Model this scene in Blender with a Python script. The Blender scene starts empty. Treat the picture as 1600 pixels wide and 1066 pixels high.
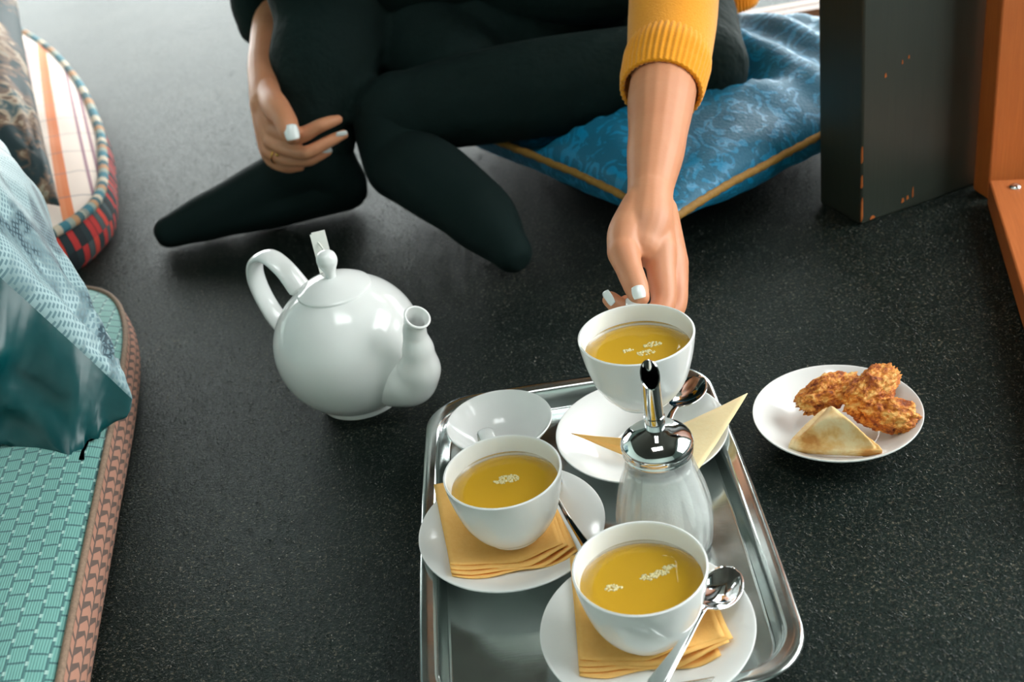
import bpy, bmesh, math, random
import numpy as np
from mathutils import Vector, Matrix, Quaternion, noise as mnoise
random.seed(7)
S = bpy.context.scene
COL = S.collection
R = math.radians
PI = math.pi

# ------------------------------------------------------------------ camera
FPX = 1750.0; PITCH = R(31); ROLL = R(10); HCAM = 0.60
_F = Vector((0, math.cos(PITCH), -math.sin(PITCH)))
_D0 = Vector((0, -math.sin(PITCH), -math.cos(PITCH)))
_R0 = Vector((1, 0, 0))
_X = _R0*math.cos(ROLL) + _D0*math.sin(ROLL)
_DN = -_R0*math.sin(ROLL) + _D0*math.cos(ROLL)
CAM = Vector((0, 0, HCAM))
cd = bpy.data.cameras.new('camera'); cam = bpy.data.objects.new('camera', cd); COL.objects.link(cam)
_up = -_DN; _bk = -_F
cam.matrix_world = Matrix(((_X.x, _up.x, _bk.x, 0), (_X.y, _up.y, _bk.y, 0), (_X.z, _up.z, _bk.z, HCAM), (0, 0, 0, 1)))
cd.sensor_width = 36.0; cd.lens = FPX/1600*36.0
cd.clip_start = 0.02
cd.dof.use_dof = True; cd.dof.focus_distance = 0.90; cd.dof.aperture_fstop = 7.0
S.camera = cam

def at(x, y, d):                      # point seen at a photo position, at depth d along the optical axis
    return CAM + (_F*FPX + _X*(x-800) + _DN*(y-533))*(d/FPX)
def P(x, y, z=0.0):                   # the same on a horizontal plane
    v = _F*FPX + _X*(x-800) + _DN*(y-533)
    return CAM + v*((z-HCAM)/v.z)

# ------------------------------------------------------------------ world, exposure
S.view_settings.view_transform = 'Standard'; S.view_settings.look = 'None'
S.view_settings.gamma = 1.0; S.view_settings.use_curve_mapping = False
S.view_settings.exposure = 1.28
W = bpy.data.worlds.new('overcast_sky'); S.world = W; W.use_nodes = True
bg = W.node_tree.nodes['Background']; bg.inputs['Color'].default_value = (0.96, 1.0, 0.99, 1); bg.inputs['Strength'].default_value = 4.2
S.cycles.max_bounces = 8; S.cycles.transparent_max_bounces = 24
S.cycles.use_denoising = True
S.cycles.sample_clamp_indirect = 6.0

def portal(name, loc, rot, sx, sy):
    l = bpy.data.lights.new(name, 'AREA'); l.shape = 'RECTANGLE'; l.size = sx; l.size_y = sy
    l.cycles.is_portal = True
    o = bpy.data.objects.new(name, l); COL.objects.link(o); o.location = loc; o.rotation_euler = rot
portal('daylight_portal', (1.3, 1.95, 1.25), (R(-90), 0, 0), 1.76, 2.4)
portal('daylight_portal', (-1.3, 4.32, 0.76), (R(-90), 0, 0), 3.3, 1.5)
portal('daylight_portal', (0.44, 3.05, 1.25), (0, R(90), 0), 2.4, 2.2)
portal('daylight_portal', (0.0, 0.15, 2.69), (0, 0, 0), 1.1, 0.7)
portal('daylight_portal', (2.32, 0.7, 1.35), (0, R(90), 0), 1.9, 2.0)

# ------------------------------------------------------------------ colour + node helpers
def lin(v): v /= 255.0; return v/12.92 if v <= 0.04045 else ((v+0.055)/1.055)**2.4
def C(r, g, b): return (lin(r), lin(g), lin(b), 1)

class NT:
    def __init__(s, name):
        s.m = bpy.data.materials.new(name); s.m.use_nodes = True
        s.t = s.m.node_tree; s.n = s.t.nodes; s.b = s.n['Principled BSDF']; s.out = s.n['Material Output']
    def link(s, a, b): s.t.links.new(a, b)
    def put(s, sock, v):
        if hasattr(v, 'is_output') or isinstance(v, bpy.types.NodeSocket): s.link(v, sock)
        else: sock.default_value = v
    def coord(s, kind='Object'): return s.n.new('ShaderNodeTexCoord').outputs[kind]
    def mapv(s, v, scale=(1, 1, 1), rot=(0, 0, 0), loc=(0, 0, 0)):
        k = s.n.new('ShaderNodeMapping'); s.link(v, k.inputs[0]); k.inputs['Scale'].default_value = scale
        k.inputs['Rotation'].default_value = rot; k.inputs['Location'].default_value = loc; return k.outputs[0]
    def noise(s, v, scale, detail=4, rough=0.55, dist=0.0, out='Fac'):
        k = s.n.new('ShaderNodeTexNoise'); s.link(v, k.inputs['Vector']); k.inputs['Scale'].default_value = scale
        k.inputs['Detail'].default_value = detail; k.inputs['Roughness'].default_value = rough; k.inputs['Distortion'].default_value = dist
        return k.outputs[out]
    def vor(s, v, scale, feature='F1', out='Distance'):
        k = s.n.new('ShaderNodeTexVoronoi'); k.feature = feature; s.link(v, k.inputs['Vector']); k.inputs['Scale'].default_value = scale; return k.outputs[out]
    def wave(s, v, scale, dist=0, detail=2, dscale=1, typ='BANDS', d='X'):
        k = s.n.new('ShaderNodeTexWave'); k.wave_type = typ; s.link(v, k.inputs['Vector']); k.inputs['Scale'].default_value = scale
        if typ == 'BANDS': k.bands_direction = d
        k.inputs['Distortion'].default_value = dist; k.inputs['Detail'].default_value = detail; k.inputs['Detail Scale'].default_value = dscale; return k.outputs['Fac']
    def ramp(s, f, stops, interp='LINEAR'):
        k = s.n.new('ShaderNodeValToRGB'); s.link(f, k.inputs[0]); k.color_ramp.interpolation = interp
        e = k.color_ramp.elements
        while len(e) < len(stops): e.new(0.5)
        for i, (p, c) in enumerate(stops): e[i].position = p; e[i].color = c if len(c) == 4 else (*c, 1)
        return k.outputs[0]
    def m2(s, op, a, b=0.0, c=None):
        k = s.n.new('ShaderNodeMath'); k.operation = op; s.put(k.inputs[0], a); s.put(k.inputs[1], b)
        if c is not None: s.put(k.inputs[2], c)
        return k.outputs[0]
    def sep(s, v):
        k = s.n.new('ShaderNodeSeparateXYZ'); s.link(v, k.inputs[0]); return k.outputs
    def mix(s, f, a, b, bt='MIX'):
        k = s.n.new('ShaderNodeMix'); k.data_type = 'RGBA'; k.blend_type = bt; s.put(k.inputs[0], f); s.put(k.inputs[6], a); s.put(k.inputs[7], b); return k.outputs[2]
    def bump(s, h, strength=0.3, dist=0.002):
        k = s.n.new('ShaderNodeBump'); s.link(h, k.inputs['Height']); k.inputs['Strength'].default_value = strength; k.inputs['Distance'].default_value = dist
        s.link(k.outputs[0], s.b.inputs['Normal']); return k
    def set(s, **kw):
        for k, v in kw.items(): s.put(s.b.inputs[k.replace('_', ' ')], v)
        return s
BLK = (0, 0, 0, 1); WHT = (1, 1, 1, 1)

def simple(name, col, rough=0.5, metal=0.0, spec=0.5, bump=None, **kw):
    n = NT(name); n.set(Base_Color=col, Roughness=rough, Metallic=metal); n.b.inputs['Specular IOR Level'].default_value = spec
    for k, v in kw.items(): n.b.inputs[k.replace('_', ' ')].default_value = v
    if bump: n.bump(n.noise(n.coord(), bump[0], 3), bump[1], bump[2])
    return n.m

M = {}
# carpet
n = NT('charcoal_carpet'); o = n.coord()
fl = n.noise(o, 300, 4, 0.75); big = n.noise(o, 5.5, 4, 0.6); mid = n.noise(o, 38, 4, 0.7)
base = n.ramp(fl, [(0.40, C(5, 18, 16)), (0.52, C(17, 31, 28)), (0.58, C(56, 64, 58)), (0.66, C(160, 156, 142))])
wear = n.ramp(big, [(0.36, C(118, 132, 129)), (0.64, C(226, 212, 202))])
wm = n.ramp(mid, [(0.3, C(170, 172, 170)), (0.7, C(255, 250, 246))])
col = n.mix(1.0, n.mix(1.0, base, wear, 'MULTIPLY'), wm, 'MULTIPLY')
n.set(Base_Color=col, Roughness=0.52); n.b.inputs['Specular IOR Level'].default_value = 0.27; n.b.inputs['Specular Tint'].default_value = C(178, 224, 214)
n.bump(n.m2('ADD', n.noise(o, 420, 3, 0.8), n.m2('MULTIPLY', mid, 0.25)), 0.55, 0.0025)
M['carpet'] = n.m
n = NT('carpet_fibre'); o = n.coord()
n.set(Base_Color=n.ramp(n.noise(o, 700, 1), [(0.38, C(11, 24, 22)), (0.54, C(38, 46, 42)), (0.65, C(86, 86, 78)), (0.76, C(180, 174, 162))]), Roughness=0.6); M['fibre'] = n.m
M['china'] = simple('white_porcelain', C(236, 238, 236), 0.12, spec=0.55, Coat_Weight=0.0)
n = NT('stainless_steel'); o = n.coord()
br = n.noise(n.mapv(o, (60, 700, 60)), 1.0, 3)
n.set(Base_Color=C(198, 205, 203), Metallic=1.0, Roughness=n.ramp(n.noise(o, 35, 5), [(0.3, (0.13,)*3+(1,)), (0.75, (0.27,)*3+(1,))])); n.bump(br, 0.05, 0.0004)
M['steel'] = n.m
M['chrome'] = simple('polished_chrome', C(225, 228, 228), 0.06, 1.0)
M['gold'] = simple('gold', C(235, 180, 90), 0.2, 1.0)
M['nail'] = simple('white_nail_polish', C(238, 243, 242), 0.15, spec=0.6)
# skin
n = NT('skin'); o = n.coord()
n.set(Base_Color=n.mix(n.noise(o, 26, 4), C(200, 130, 92), C(218, 154, 116)), Roughness=0.5)
n.b.inputs['Subsurface Weight'].default_value = 0.12; n.b.inputs['Subsurface Radius'].default_value = (0.012, 0.005, 0.003); n.b.inputs['Subsurface Scale'].default_value = 0.5
n.bump(n.noise(o, 480, 3), 0.12, 0.0006)
M['skin'] = n.m
def fabric(name, ca, cb, sc=300, rough=0.85, bs=0.3, sheen=0.0, dist=0.001):
    n = NT(name); o = n.coord(); f = n.noise(o, sc, 3, 0.6); n.set(Base_Color=n.mix(f, ca, cb), Roughness=rough)
    n.b.inputs['Specular IOR Level'].default_value = 0.2; n.b.inputs['Sheen Weight'].default_value = sheen; n.bump(f, bs, dist); return n.m
M['black'] = fabric('black_cotton', C(10, 28, 26), C(15, 34, 32), 22, 0.85, 0.55, 0.0, 0.012)
M['sock'] = fabric('black_sock_knit', C(10, 28, 27), C(16, 35, 33), 420)
M['mustard'] = fabric('mustard_knit', C(228, 140, 14), C(242, 162, 30), 520, 0.9, 0.5, 0.25)
M['hair'] = fabric('dark_brown_hair', C(34, 24, 20), C(64, 46, 36), 120, 0.5)
M['napkin'] = fabric('orange_paper_napkin', C(248, 190, 104), C(255, 206, 128), 260, 0.95, 0.25)
M['napkin_pale'] = fabric('pale_yellow_paper_napkin', C(252, 226, 172), C(255, 236, 192), 260, 0.95, 0.25)
M['paper'] = fabric('white_paper', C(228, 228, 220), C(238, 238, 232), 200, 0.9, 0.1)
# tea
n = NT('green_tea'); tr = n.n.new('ShaderNodeBsdfTransparent'); tr.inputs[0].default_value = (1.0, 0.90, 0.42, 1)
n.set(Base_Color=C(240, 190, 56), Roughness=0.6); n.b.inputs['Specular IOR Level'].default_value = 0.0
gl = n.n.new('ShaderNodeBsdfGlossy'); gl.inputs['Roughness'].default_value = 0.02
mx = n.n.new('ShaderNodeMixShader'); mx.inputs[0].default_value = 0.62; n.link(tr.outputs[0], mx.inputs[1]); n.link(n.b.outputs[0], mx.inputs[2])
fr = n.n.new('ShaderNodeFresnel'); fr.inputs[0].default_value = 1.33
m2_ = n.n.new('ShaderNodeMixShader'); n.link(fr.outputs[0], m2_.inputs[0]); n.link(mx.outputs[0], m2_.inputs[1]); n.link(gl.outputs[0], m2_.inputs[2])
n.link(m2_.outputs[0], n.out.inputs['Surface'])
va = n.n.new('ShaderNodeVolumeAbsorption'); va.inputs['Color'].default_value = (0.96, 0.74, 0.14, 1); va.inputs['Density'].default_value = 28
n.link(va.outputs[0], n.out.inputs['Volume']); M['tea'] = n.m
M['bubble'] = simple('tea_foam', C(226, 214, 160), 0.15, spec=0.8)
# glass
n = NT('jar_glass'); n.set(Base_Color=C(244, 250, 248), Roughness=0.02); n.b.inputs['Transmission Weight'].default_value = 1.0; n.b.inputs['IOR'].default_value = 1.45
tr = n.n.new('ShaderNodeBsdfTransparent'); mx = n.n.new('ShaderNodeMixShader'); mx.inputs[0].default_value = 0.5
n.link(tr.outputs[0], mx.inputs[1]); n.link(n.b.outputs[0], mx.inputs[2]); n.link(mx.outputs[0], n.out.inputs['Surface']); M['glass'] = n.m
n = NT('window_glass'); tr = n.n.new('ShaderNodeBsdfTransparent'); gl = n.n.new('ShaderNodeBsdfGlossy'); gl.inputs['Roughness'].default_value = 0.01
fr = n.n.new('ShaderNodeFresnel'); fr.inputs[0].default_value = 1.15; mx = n.n.new('ShaderNodeMixShader')
n.link(fr.outputs[0], mx.inputs[0]); n.link(tr.outputs[0], mx.inputs[1]); n.link(gl.outputs[0], mx.inputs[2]); n.link(mx.outputs[0], n.out.inputs['Surface'])
M['pane'] = n.m
M['sugar'] = fabric('white_sugar', C(226, 228, 226), C(246, 246, 244), 900, 0.9, 0.4)
# wood
def wood(name, ca, cb, sc, axis='Z', wear=None, rough=0.5):
    n = NT(name); o = n.coord(); st = {'Z': (1, 1, 0.05), 'Y': (1, 0.05, 1), 'X': (0.05, 1, 1)}[axis]
    g = n.noise(n.mapv(o, st), sc, 6, 0.65, 0.4); f2 = n.noise(n.mapv(o, st), sc*4, 4)
    col = n.mix(n.m2('MULTIPLY', n.m2('ADD', g, f2), 0.5), ca, cb)
    if wear is not None:
        w = n.ramp(n.noise(n.mapv(o, (1, 1, 0.5)), 42, 3, 0.6), [(0.78, BLK), (0.80, WHT)])
        col = n.mix(w, col, wear)
    n.set(Base_Color=col, Roughness=rough); n.bump(f2, 0.2, 0.0008); return n.m
M['darkwood'] = wood('dark_stained_wood', C(27, 36, 31), C(50, 54, 44), 90, 'Z', C(140, 88, 40), 0.45)
M['orange'] = wood('orange_oak', C(150, 74, 26), C(206, 114, 48), 110, 'Z')
M['orange_y'] = wood('orange_oak_plank', C(160, 82, 36), C(212, 122, 62), 110, 'Y')
# blue brocade
n = NT('blue_brocade'); o = n.coord(); d = n.mix(0.10, o, n.noise(o, 16, 2, out='Color'))
vd = n.vor(d, 15, 'F1'); curl = n.m2('SINE', n.m2('MULTIPLY', vd, 30)); leaf = n.noise(d, 40, 3, 0.6, 1.4)
pat = n.m2('MULTIPLY', n.m2('GREATER_THAN', curl, 0.25), n.m2('GREATER_THAN', leaf, 0.46))
n.set(Base_Color=n.mix(pat, C(0, 96, 126), C(0, 126, 170)), Roughness=n.m2('SUBTRACT', 0.58, n.m2('MULTIPLY', pat, 0.16)))
n.b.inputs['Sheen Weight'].default_value = 0.2; n.b.inputs['Sheen Tint'].default_value = C(20, 170, 220); n.b.inputs['Sheen Roughness'].default_value = 0.35
n.bump(n.m2('ADD', n.m2('MULTIPLY', pat, 0.5), n.noise(o, 300, 2)), 0.45, 0.0016); M['blue'] = n.m
M['cord'] = fabric('gold_brown_cord', C(122, 88, 40), C(176, 132, 64), 200, 0.6, 0.4)
# teal velvet
n = NT('teal_velvet'); o = n.coord(); n.set(Base_Color=n.mix(n.noise(o, 14, 3), C(0, 58, 62), C(2, 82, 84)), Roughness=0.38)
n.b.inputs['Sheen Weight'].default_value = 0.5; n.b.inputs['Sheen Tint'].default_value = C(50, 170, 175); n.b.inputs['Sheen Roughness'].default_value = 0.25; n.bump(n.noise(o, 20, 3), 0.3, 0.006); M['velvet'] = n.m
# silver-blue woven face
n = NT('silver_blue_brocade'); uv = n.coord('UV'); o = n.coord()
u, v, _ = n.sep(n.mapv(uv, (80, 105, 1)))
row = n.m2('FLOOR', v); uu = n.m2('ADD', u, n.m2('MULTIPLY', row, 0.37)); fu = n.m2('FRACT', uu); fv = n.m2('FRACT', v)
dash = n.m2('MULTIPLY', n.m2('LESS_THAN', fu, 0.62), n.m2('LESS_THAN', fv, 0.55))
patch = n.ramp(n.noise(uv, 5.5, 3, 0.6, 0.8), [(0.40, BLK), (0.50, WHT)])
c1 = n.mix(n.m2('MULTIPLY', dash, 0.8), C(170, 198, 202), C(84, 122, 134)); c2 = n.mix(n.m2('MULTIPLY', dash, 0.8), C(30, 66, 80), C(128, 160, 168))
n.set(Base_Color=n.mix(patch, c2, c1), Roughness=0.5); n.b.inputs['Sheen Weight'].default_value = 0.4; n.bump(n.m2('ADD', dash, n.noise(o, 30, 3)), 0.35, 0.002); M['silver'] = n.m
# seafoam woven seat cover
n = NT('seafoam_woven_cover'); o = n.coord(); wob = n.mix(0.0015, o, n.noise(o, 30, 2, out='Color'), 'ADD')
u, v, _ = n.sep(n.mapv(wob, (78, 62, 1), (0, 0, R(-6)))); fu = n.m2('FRACT', u); fv = n.m2('FRACT', n.m2('ADD', v, n.m2('MULTIPLY', n.m2('FLOOR', u), 0.5)))
lu = n.m2('LESS_THAN', fu, 0.12); lv = n.m2('LESS_THAN', fv, 0.13); line = n.m2('MAXIMUM', lu, lv)
rib = n.m2('MULTIPLY', n.m2('SINE', n.m2('MULTIPLY', u, 44)), 0.22)
cell = n.mix(n.m2('ADD', 0.5, rib), C(84, 142, 136), C(126, 184, 174)); cell = n.mix(n.m2('MULTIPLY', line, 0.8), cell, C(34, 84, 88))
dot = n.m2('MULTIPLY', n.m2('LESS_THAN', n.m2('ABSOLUTE', n.m2('SUBTRACT', fu, 0.08)), 0.11), n.m2('LESS_THAN', n.m2('ABSOLUTE', n.m2('SUBTRACT', fv, 0.5)), 0.12))
n.set(Base_Color=n.mix(n.m2('MULTIPLY', dot, 0.75), cell, C(180, 216, 208)), Roughness=0.75); n.b.inputs['Sheen Weight'].default_value = 0.25
n.bump(n.m2('SUBTRACT', n.m2('ADD', rib, dot), line), 0.5, 0.0012); M['seafoam'] = n.m
# houndstooth border (UV: u along, v across, metres)
n = NT('brown_houndstooth_border'); uv = n.coord('UV'); u, v, _ = n.sep(n.mapv(uv, (62, 95, 1)))
fv = n.m2('FRACT', v); zig = n.m2('ADD', u, n.m2('MULTIPLY', n.m2('ABSOLUTE', n.m2('SUBTRACT', fv, 0.45)), 1.1)); fz = n.m2('FRACT', n.m2('ADD', zig, n.m2('MULTIPLY', n.m2('FLOOR', v), 0.5)))
tooth = n.m2('LESS_THAN', fz, n.m2('ADD', 0.12, n.m2('MULTIPLY', fv, 0.4))); seam = n.m2('LESS_THAN', fv, 0.14)
n.set(Base_Color=n.mix(n.m2('MULTIPLY', n.m2('MAXIMUM', tooth, seam), 0.8), C(176, 128, 108), C(66, 68, 66)), Roughness=0.85); n.bump(tooth, 0.35, 0.001); M['hound'] = n.m
M['trim'] = fabric('brown_braid_trim', C(108, 92, 80), C(170, 142, 120), 320, 0.8, 0.5)
# plaid top
n = NT('cream_plaid_cotton'); uv = n.coord('UV'); u, v, _ = n.sep(uv)
cr = C(240, 222, 210)
st = n.ramp(n.m2('FRACT', n.m2('MULTIPLY', u, 2.0)), [(0.0, cr), (0.10, C(214, 196, 190)), (0.13, cr), (0.24, C(176, 184, 176)), (0.27, cr), (0.40, C(206, 180, 178)), (0.43, cr), (0.50, C(226, 140, 92)), (0.53, C(220, 124, 70)), (0.57, cr), (0.68, C(160, 120, 132)), (0.70, cr), (0.74, C(160, 120, 132)), (0.76, cr), (0.84, C(224, 120, 104)), (0.90, cr)], 'CONSTANT')
cross = n.m2('LESS_THAN', n.m2('FRACT', n.m2('MULTIPLY', v, 5.0)), 0.05)
n.set(Base_Color=n.mix(n.m2('MULTIPLY', cross, 0.45), st, C(120, 110, 120)), Roughness=0.85); n.bump(n.noise(uv, 260, 2), 0.2, 0.001); M['plaid'] = n.m
n = NT('striped_kilim_side'); uv = n.coord('UV'); u, v, _ = n.sep(uv)
cu = n.m2('MULTIPLY', u, 190); row = n.m2('FLOOR', n.m2('MULTIPLY', v, 2.0))
st = n.ramp(n.m2('FRACT', n.m2('ADD', n.m2('MULTIPLY', n.m2('FLOOR', cu), 0.29), n.m2('MULTIPLY', row, 0.41))), [(0.0, C(36, 52, 56)), (0.28, C(190, 52, 50)), (0.5, C(70, 84, 86)), (0.72, C(30, 40, 44)), (0.86, C(206, 66, 52))], 'CONSTANT')
ln = n.m2('LESS_THAN', n.m2('FRACT', cu), 0.12); n.set(Base_Color=n.mix(ln, st, C(26, 30, 32)), Roughness=0.9); n.bump(n.m2('FRACT', cu), 0.3, 0.001); M['kilim'] = n.m
n = NT('multicolour_piping'); uv = n.coord('UV'); u, v, _ = n.sep(uv)
st = n.ramp(n.m2('FRACT', n.m2('MULTIPLY', u, 24)), [(0, C(60, 120, 134)), (0.25, C(150, 160, 150)), (0.42, C(186, 140, 100)), (0.6, C(70, 104, 110)), (0.8, C(204, 190, 168))], 'CONSTANT')
n.set(Base_Color=st, Roughness=0.85); M['piping'] = n.m
n = NT('dark_floral_print'); o = n.coord(); d = n.mix(0.25, o, n.noise(o, 12, 2, out='Color'))
st = n.ramp(n.noise(d, 11, 4, 0.6), [(0.0, C(18, 34, 38)), (0.48, C(30, 52, 56)), (0.55, C(120, 92, 72)), (0.60, C(176, 158, 136)), (0.66, C(60, 84, 88)), (0.8, C(22, 38, 42))])
n.set(Base_Color=st, Roughness=0.7); M['floral'] = n.m
# food
n = NT('fried_crust'); o = n.coord(); f = n.noise(o, 90, 5, 0.7); g = n.noise(o, 260, 4, 0.7)
n.set(Base_Color=n.ramp(n.m2('ADD', n.m2('MULTIPLY', f, 0.7), n.m2('MULTIPLY', g, 0.3)), [(0.34, C(84, 32, 10)), (0.44, C(176, 84, 24)), (0.52, C(232, 146, 52)), (0.62, C(250, 206, 122))]), Roughness=0.5); n.bump(g, 0.8, 0.003); M['fried'] = n.m
n = NT('baked_pastry'); o = n.coord(); f = n.noise(o, 36, 4, 0.6)
n.set(Base_Color=n.ramp(f, [(0.36, C(206, 136, 60)), (0.47, C(236, 188, 116)), (0.6, C(248, 222, 172))]), Roughness=0.55); n.bump(n.noise(o, 150, 4), 0.3, 0.0015); M['pastry'] = n.m
M['wall'] = fabric('grey_teal_plaster', C(116, 132, 128), C(124, 140, 136), 60, 0.9, 0.1)
M['wall_white'] = fabric('pale_teal_plaster', C(204, 220, 214), C(212, 228, 222), 60, 0.9, 0.1)
M['ceil'] = wood('dark_ceiling_boards', C(34, 32, 28), C(52, 48, 42), 30, 'Y')
M['frame'] = wood('window_frame_wood', C(92, 66, 44), C(122, 88, 60), 60, 'Z')
n = NT('outdoor_grass'); o = n.coord(); n.set(Base_Color=n.ramp(n.noise(o, 5, 5, 0.7), [(0.3, C(120, 142, 118)), (0.5, C(196, 208, 196)), (0.7, C(238, 240, 232))]), Roughness=0.9); M['ground'] = n.m

# ------------------------------------------------------------------ object helpers
def link_mesh(name, me, mat, parent=None, smooth=True):
    if mat is not None: me.materials.append(M[mat] if isinstance(mat, str) else mat)
    if smooth:
        for p in me.polygons: p.use_smooth = True
    o = bpy.data.objects.new(name, me); COL.objects.link(o)
    if parent is not None: o.parent = parent
    return o
def pyd(name, V, F, mat, parent=None, smooth=True, uv=None):
    me = bpy.data.meshes.new(name); me.from_pydata([tuple(v) for v in V], [], [tuple(f) for f in F]); me.update()
    if uv is not None:
        l = me.uv_layers.new(name='UVMap')
        for lp in me.loops: l.data[lp.index].uv = uv[lp.vertex_index]
    return link_mesh(name, me, mat, parent, smooth)
def tag(o, label, cat, group=None):
    o['label'] = label; o['category'] = cat
    if group: o['group'] = group
    return o
def struct(o): o['kind'] = 'structure'; return o
def thing(name, label, cat, loc=(0, 0, 0), rz=0, group=None):
    o = bpy.data.objects.new(name, None); COL.objects.link(o); o.location = loc; o.rotation_euler = (0, 0, rz); o.empty_display_size = 0.02
    return tag(o, label, cat, group)

def lathe_vf(prof, seg=64, fn=None):
    V = []; F = []; rings = []
    for r, z in prof:
        if r < 1e-6: rings.append([len(V)]); V.append((0, 0, z))
        else:
            rings.append(list(range(len(V), len(V)+seg)))
            for i in range(seg):
                a = 2*PI*i/seg; rr = r*(fn(a, z) if fn else 1); V.append((rr*math.cos(a), rr*math.sin(a), z))
    for A, B in zip(rings, rings[1:]):
        for i in range(seg):
            j = (i+1) % seg
            if len(A) == 1 and len(B) == 1: continue
            if len(A) == 1: F.append((A[0], B[j], B[i]))
            elif len(B) == 1: F.append((A[i], A[j], B[0]))
            else: F.append((A[i], A[j], B[j], B[i]))
    return V, F
def fine(prof, k=6):                 # Catmull-Rom refinement of a profile
    out = []; n = len(prof)
    for i in range(n-1):
        p0 = prof[max(i-1, 0)]; p1 = prof[i]; p2 = prof[i+1]; p3 = prof[min(i+2, n-1)]
        for s in range(k):
            t = s/k; out.append(tuple(max(0, 0.5*((2*b)+(-a+c)*t+(2*a-5*b+4*c-d)*t*t+(-a+3*b-3*c+d)*t**3)) if ix == 0 else 0.5*((2*b)+(-a+c)*t+(2*a-5*b+4*c-d)*t*t+(-a+3*b-3*c+d)*t**3) for ix, (a, b, c, d) in enumerate(zip(p0, p1, p2, p3))))
    out.append(prof[-1]); return out
def cr_path(pts, k=8, closed=False):
    pts = [Vector(p) if not isinstance(p, Vector) else p for p in pts]; n = len(pts); out = []
    rng = range(n if closed else n-1)
    for i in rng:
        g = (lambda q: pts[q % n]) if closed else (lambda q: pts[min(max(q, 0), n-1)])
        a, b, c, d = g(i-1), g(i), g(i+1), g(i+2)
        for s in range(k):
            t = s/k; out.append(0.5*((2*b)+(c-a)*t+(2*a-5*b+4*c-d)*t*t+(-a+3*b-3*c+d)*t**3))
    if not closed: out.append(pts[-1].copy())
    return out
def lerp_list(vals, k=8):
    out = []
    for a, b in zip(vals, vals[1:]):
        for s in range(k):
            t = s/k; t = t*t*(3-2*t); out.append(a+(b-a)*t)
    out.append(vals[-1]); return out
def sweep_vf(path, rad, seg=12, cap='round', asp=1.0, up=None, closed=False, fn=None):
    """tube along path; rad per point; asp squashes one axis (rect-ish/elliptic section)"""
    n = len(path); V = []; F = []
    if not hasattr(rad, '__len__'): rad = [rad]*n
    T = []
    for i in range(n):
        a = path[(i-1) % n] if closed or i > 0 else path[0]; b = path[(i+1) % n] if closed or i < n-1 else path[-1]
        t = (b-a); T.append(t.normalized() if t.length > 1e-9 else Vector((0, 0, 1)))
    ref = Vector(up) if up is not None else (Vector((0, 0, 1)) if abs(T[0].z) < 0.9 else Vector((1, 0, 0)))
    N = (ref - T[0]*ref.dot(T[0])).normalized(); fr = []
    for i in range(n):
        if up is not None: N = (Vector(up) - T[i]*Vector(up).dot(T[i])).normalized()
        elif i: N = (N - T[i]*N.dot(T[i])).normalized()
        fr.append((N.copy(), T[i].cross(N)))
    idx = []; pts = []
    if cap == 'round' and not closed:
        for k in (0.15, 0.5, 0.85): 
            c = math.sqrt(max(0, 1-(1-k)**2)); pts.append((path[0]-T[0]*rad[0]*(1-k), rad[0]*c, fr[0]))
    for i in range(n): pts.append((path[i], rad[i], fr[i]))
    if cap == 'round' and not closed:
        for k in (0.85, 0.5, 0.15):
            c = math.sqrt(max(0, 1-(1-k)**2)); pts.append((path[-1]+T[-1]*rad[-1]*(1-k), rad[-1]*c, fr[-1]))
    for q, (p, r, (a, b)) in enumerate(pts):
        idx.append(len(V))
        for s in range(seg):
            th = 2*PI*s/seg; k = fn(th, q/len(pts)) if fn else 1.0
            V.append(p + a*(math.cos(th)*r*asp*k) + b*(math.sin(th)*r*k))
    m = len(pts)
    for i in range(m if closed else m-1):
        A = idx[i]; B = idx[(i+1) % m]
        for s in range(seg):
            t = (s+1) % seg; F.append((A+s, A+t, B+t, B+s))
    if not closed and cap != 'open':
        F.append(tuple(idx[0]+s for s in reversed(range(seg)))); F.append(tuple(idx[-1]+s for s in range(seg)))
    return V, F
def join(*vf):
    V = []; F = []
    for v, f in vf:
        o = len(V); V += list(v); F += [tuple(i+o for i in q) for q in f]
    return V, F
def box_vf(x0, x1, y0, y1, z0, z1):
    V = [(x, y, z) for x in (x0, x1) for y in (y0, y1) for z in (z0, z1)]
    return V, [(0, 1, 3, 2), (4, 6, 7, 5), (0, 4, 5, 1), (2, 3, 7, 6), (0, 2, 6, 4), (1, 5, 7, 3)]
def bevel(o, w=0.003, seg=2):
    m = o.modifiers.new('bevel', 'BEVEL'); m.width = w; m.segments = seg; m.limit_method = 'ANGLE'; return o
def box(name, b, mat, parent=None, bev=0.0):
    o = pyd(name, *box_vf(*b), mat, parent, smooth=False)
    if bev: bevel(o, bev)
    return o
def ell_vf(c, r, rot=None, seg=20, rings=12):
    V = []; F = []; c = Vector(c); Q = rot if rot is not None else Quaternion()
    for i in range(rings+1):
        ph = PI*i/rings
        for j in range(seg):
            th = 2*PI*j/seg; v = Vector((r[0]*math.sin(ph)*math.cos(th), r[1]*math.sin(ph)*math.sin(th), r[2]*math.cos(ph))); V.append(c + Q @ v)
    for i in range(rings):
        for j in range(seg):
            k = (j+1) % seg; F.append((i*seg+j, i*seg+k, (i+1)*seg+k, (i+1)*seg+j))
    return V, F
def limb(pts, rad, k=6, seg=16, asp=1.0, up=None):
    return sweep_vf(cr_path(pts, k), lerp_list(rad, k), seg, 'round', asp, up)
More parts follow.
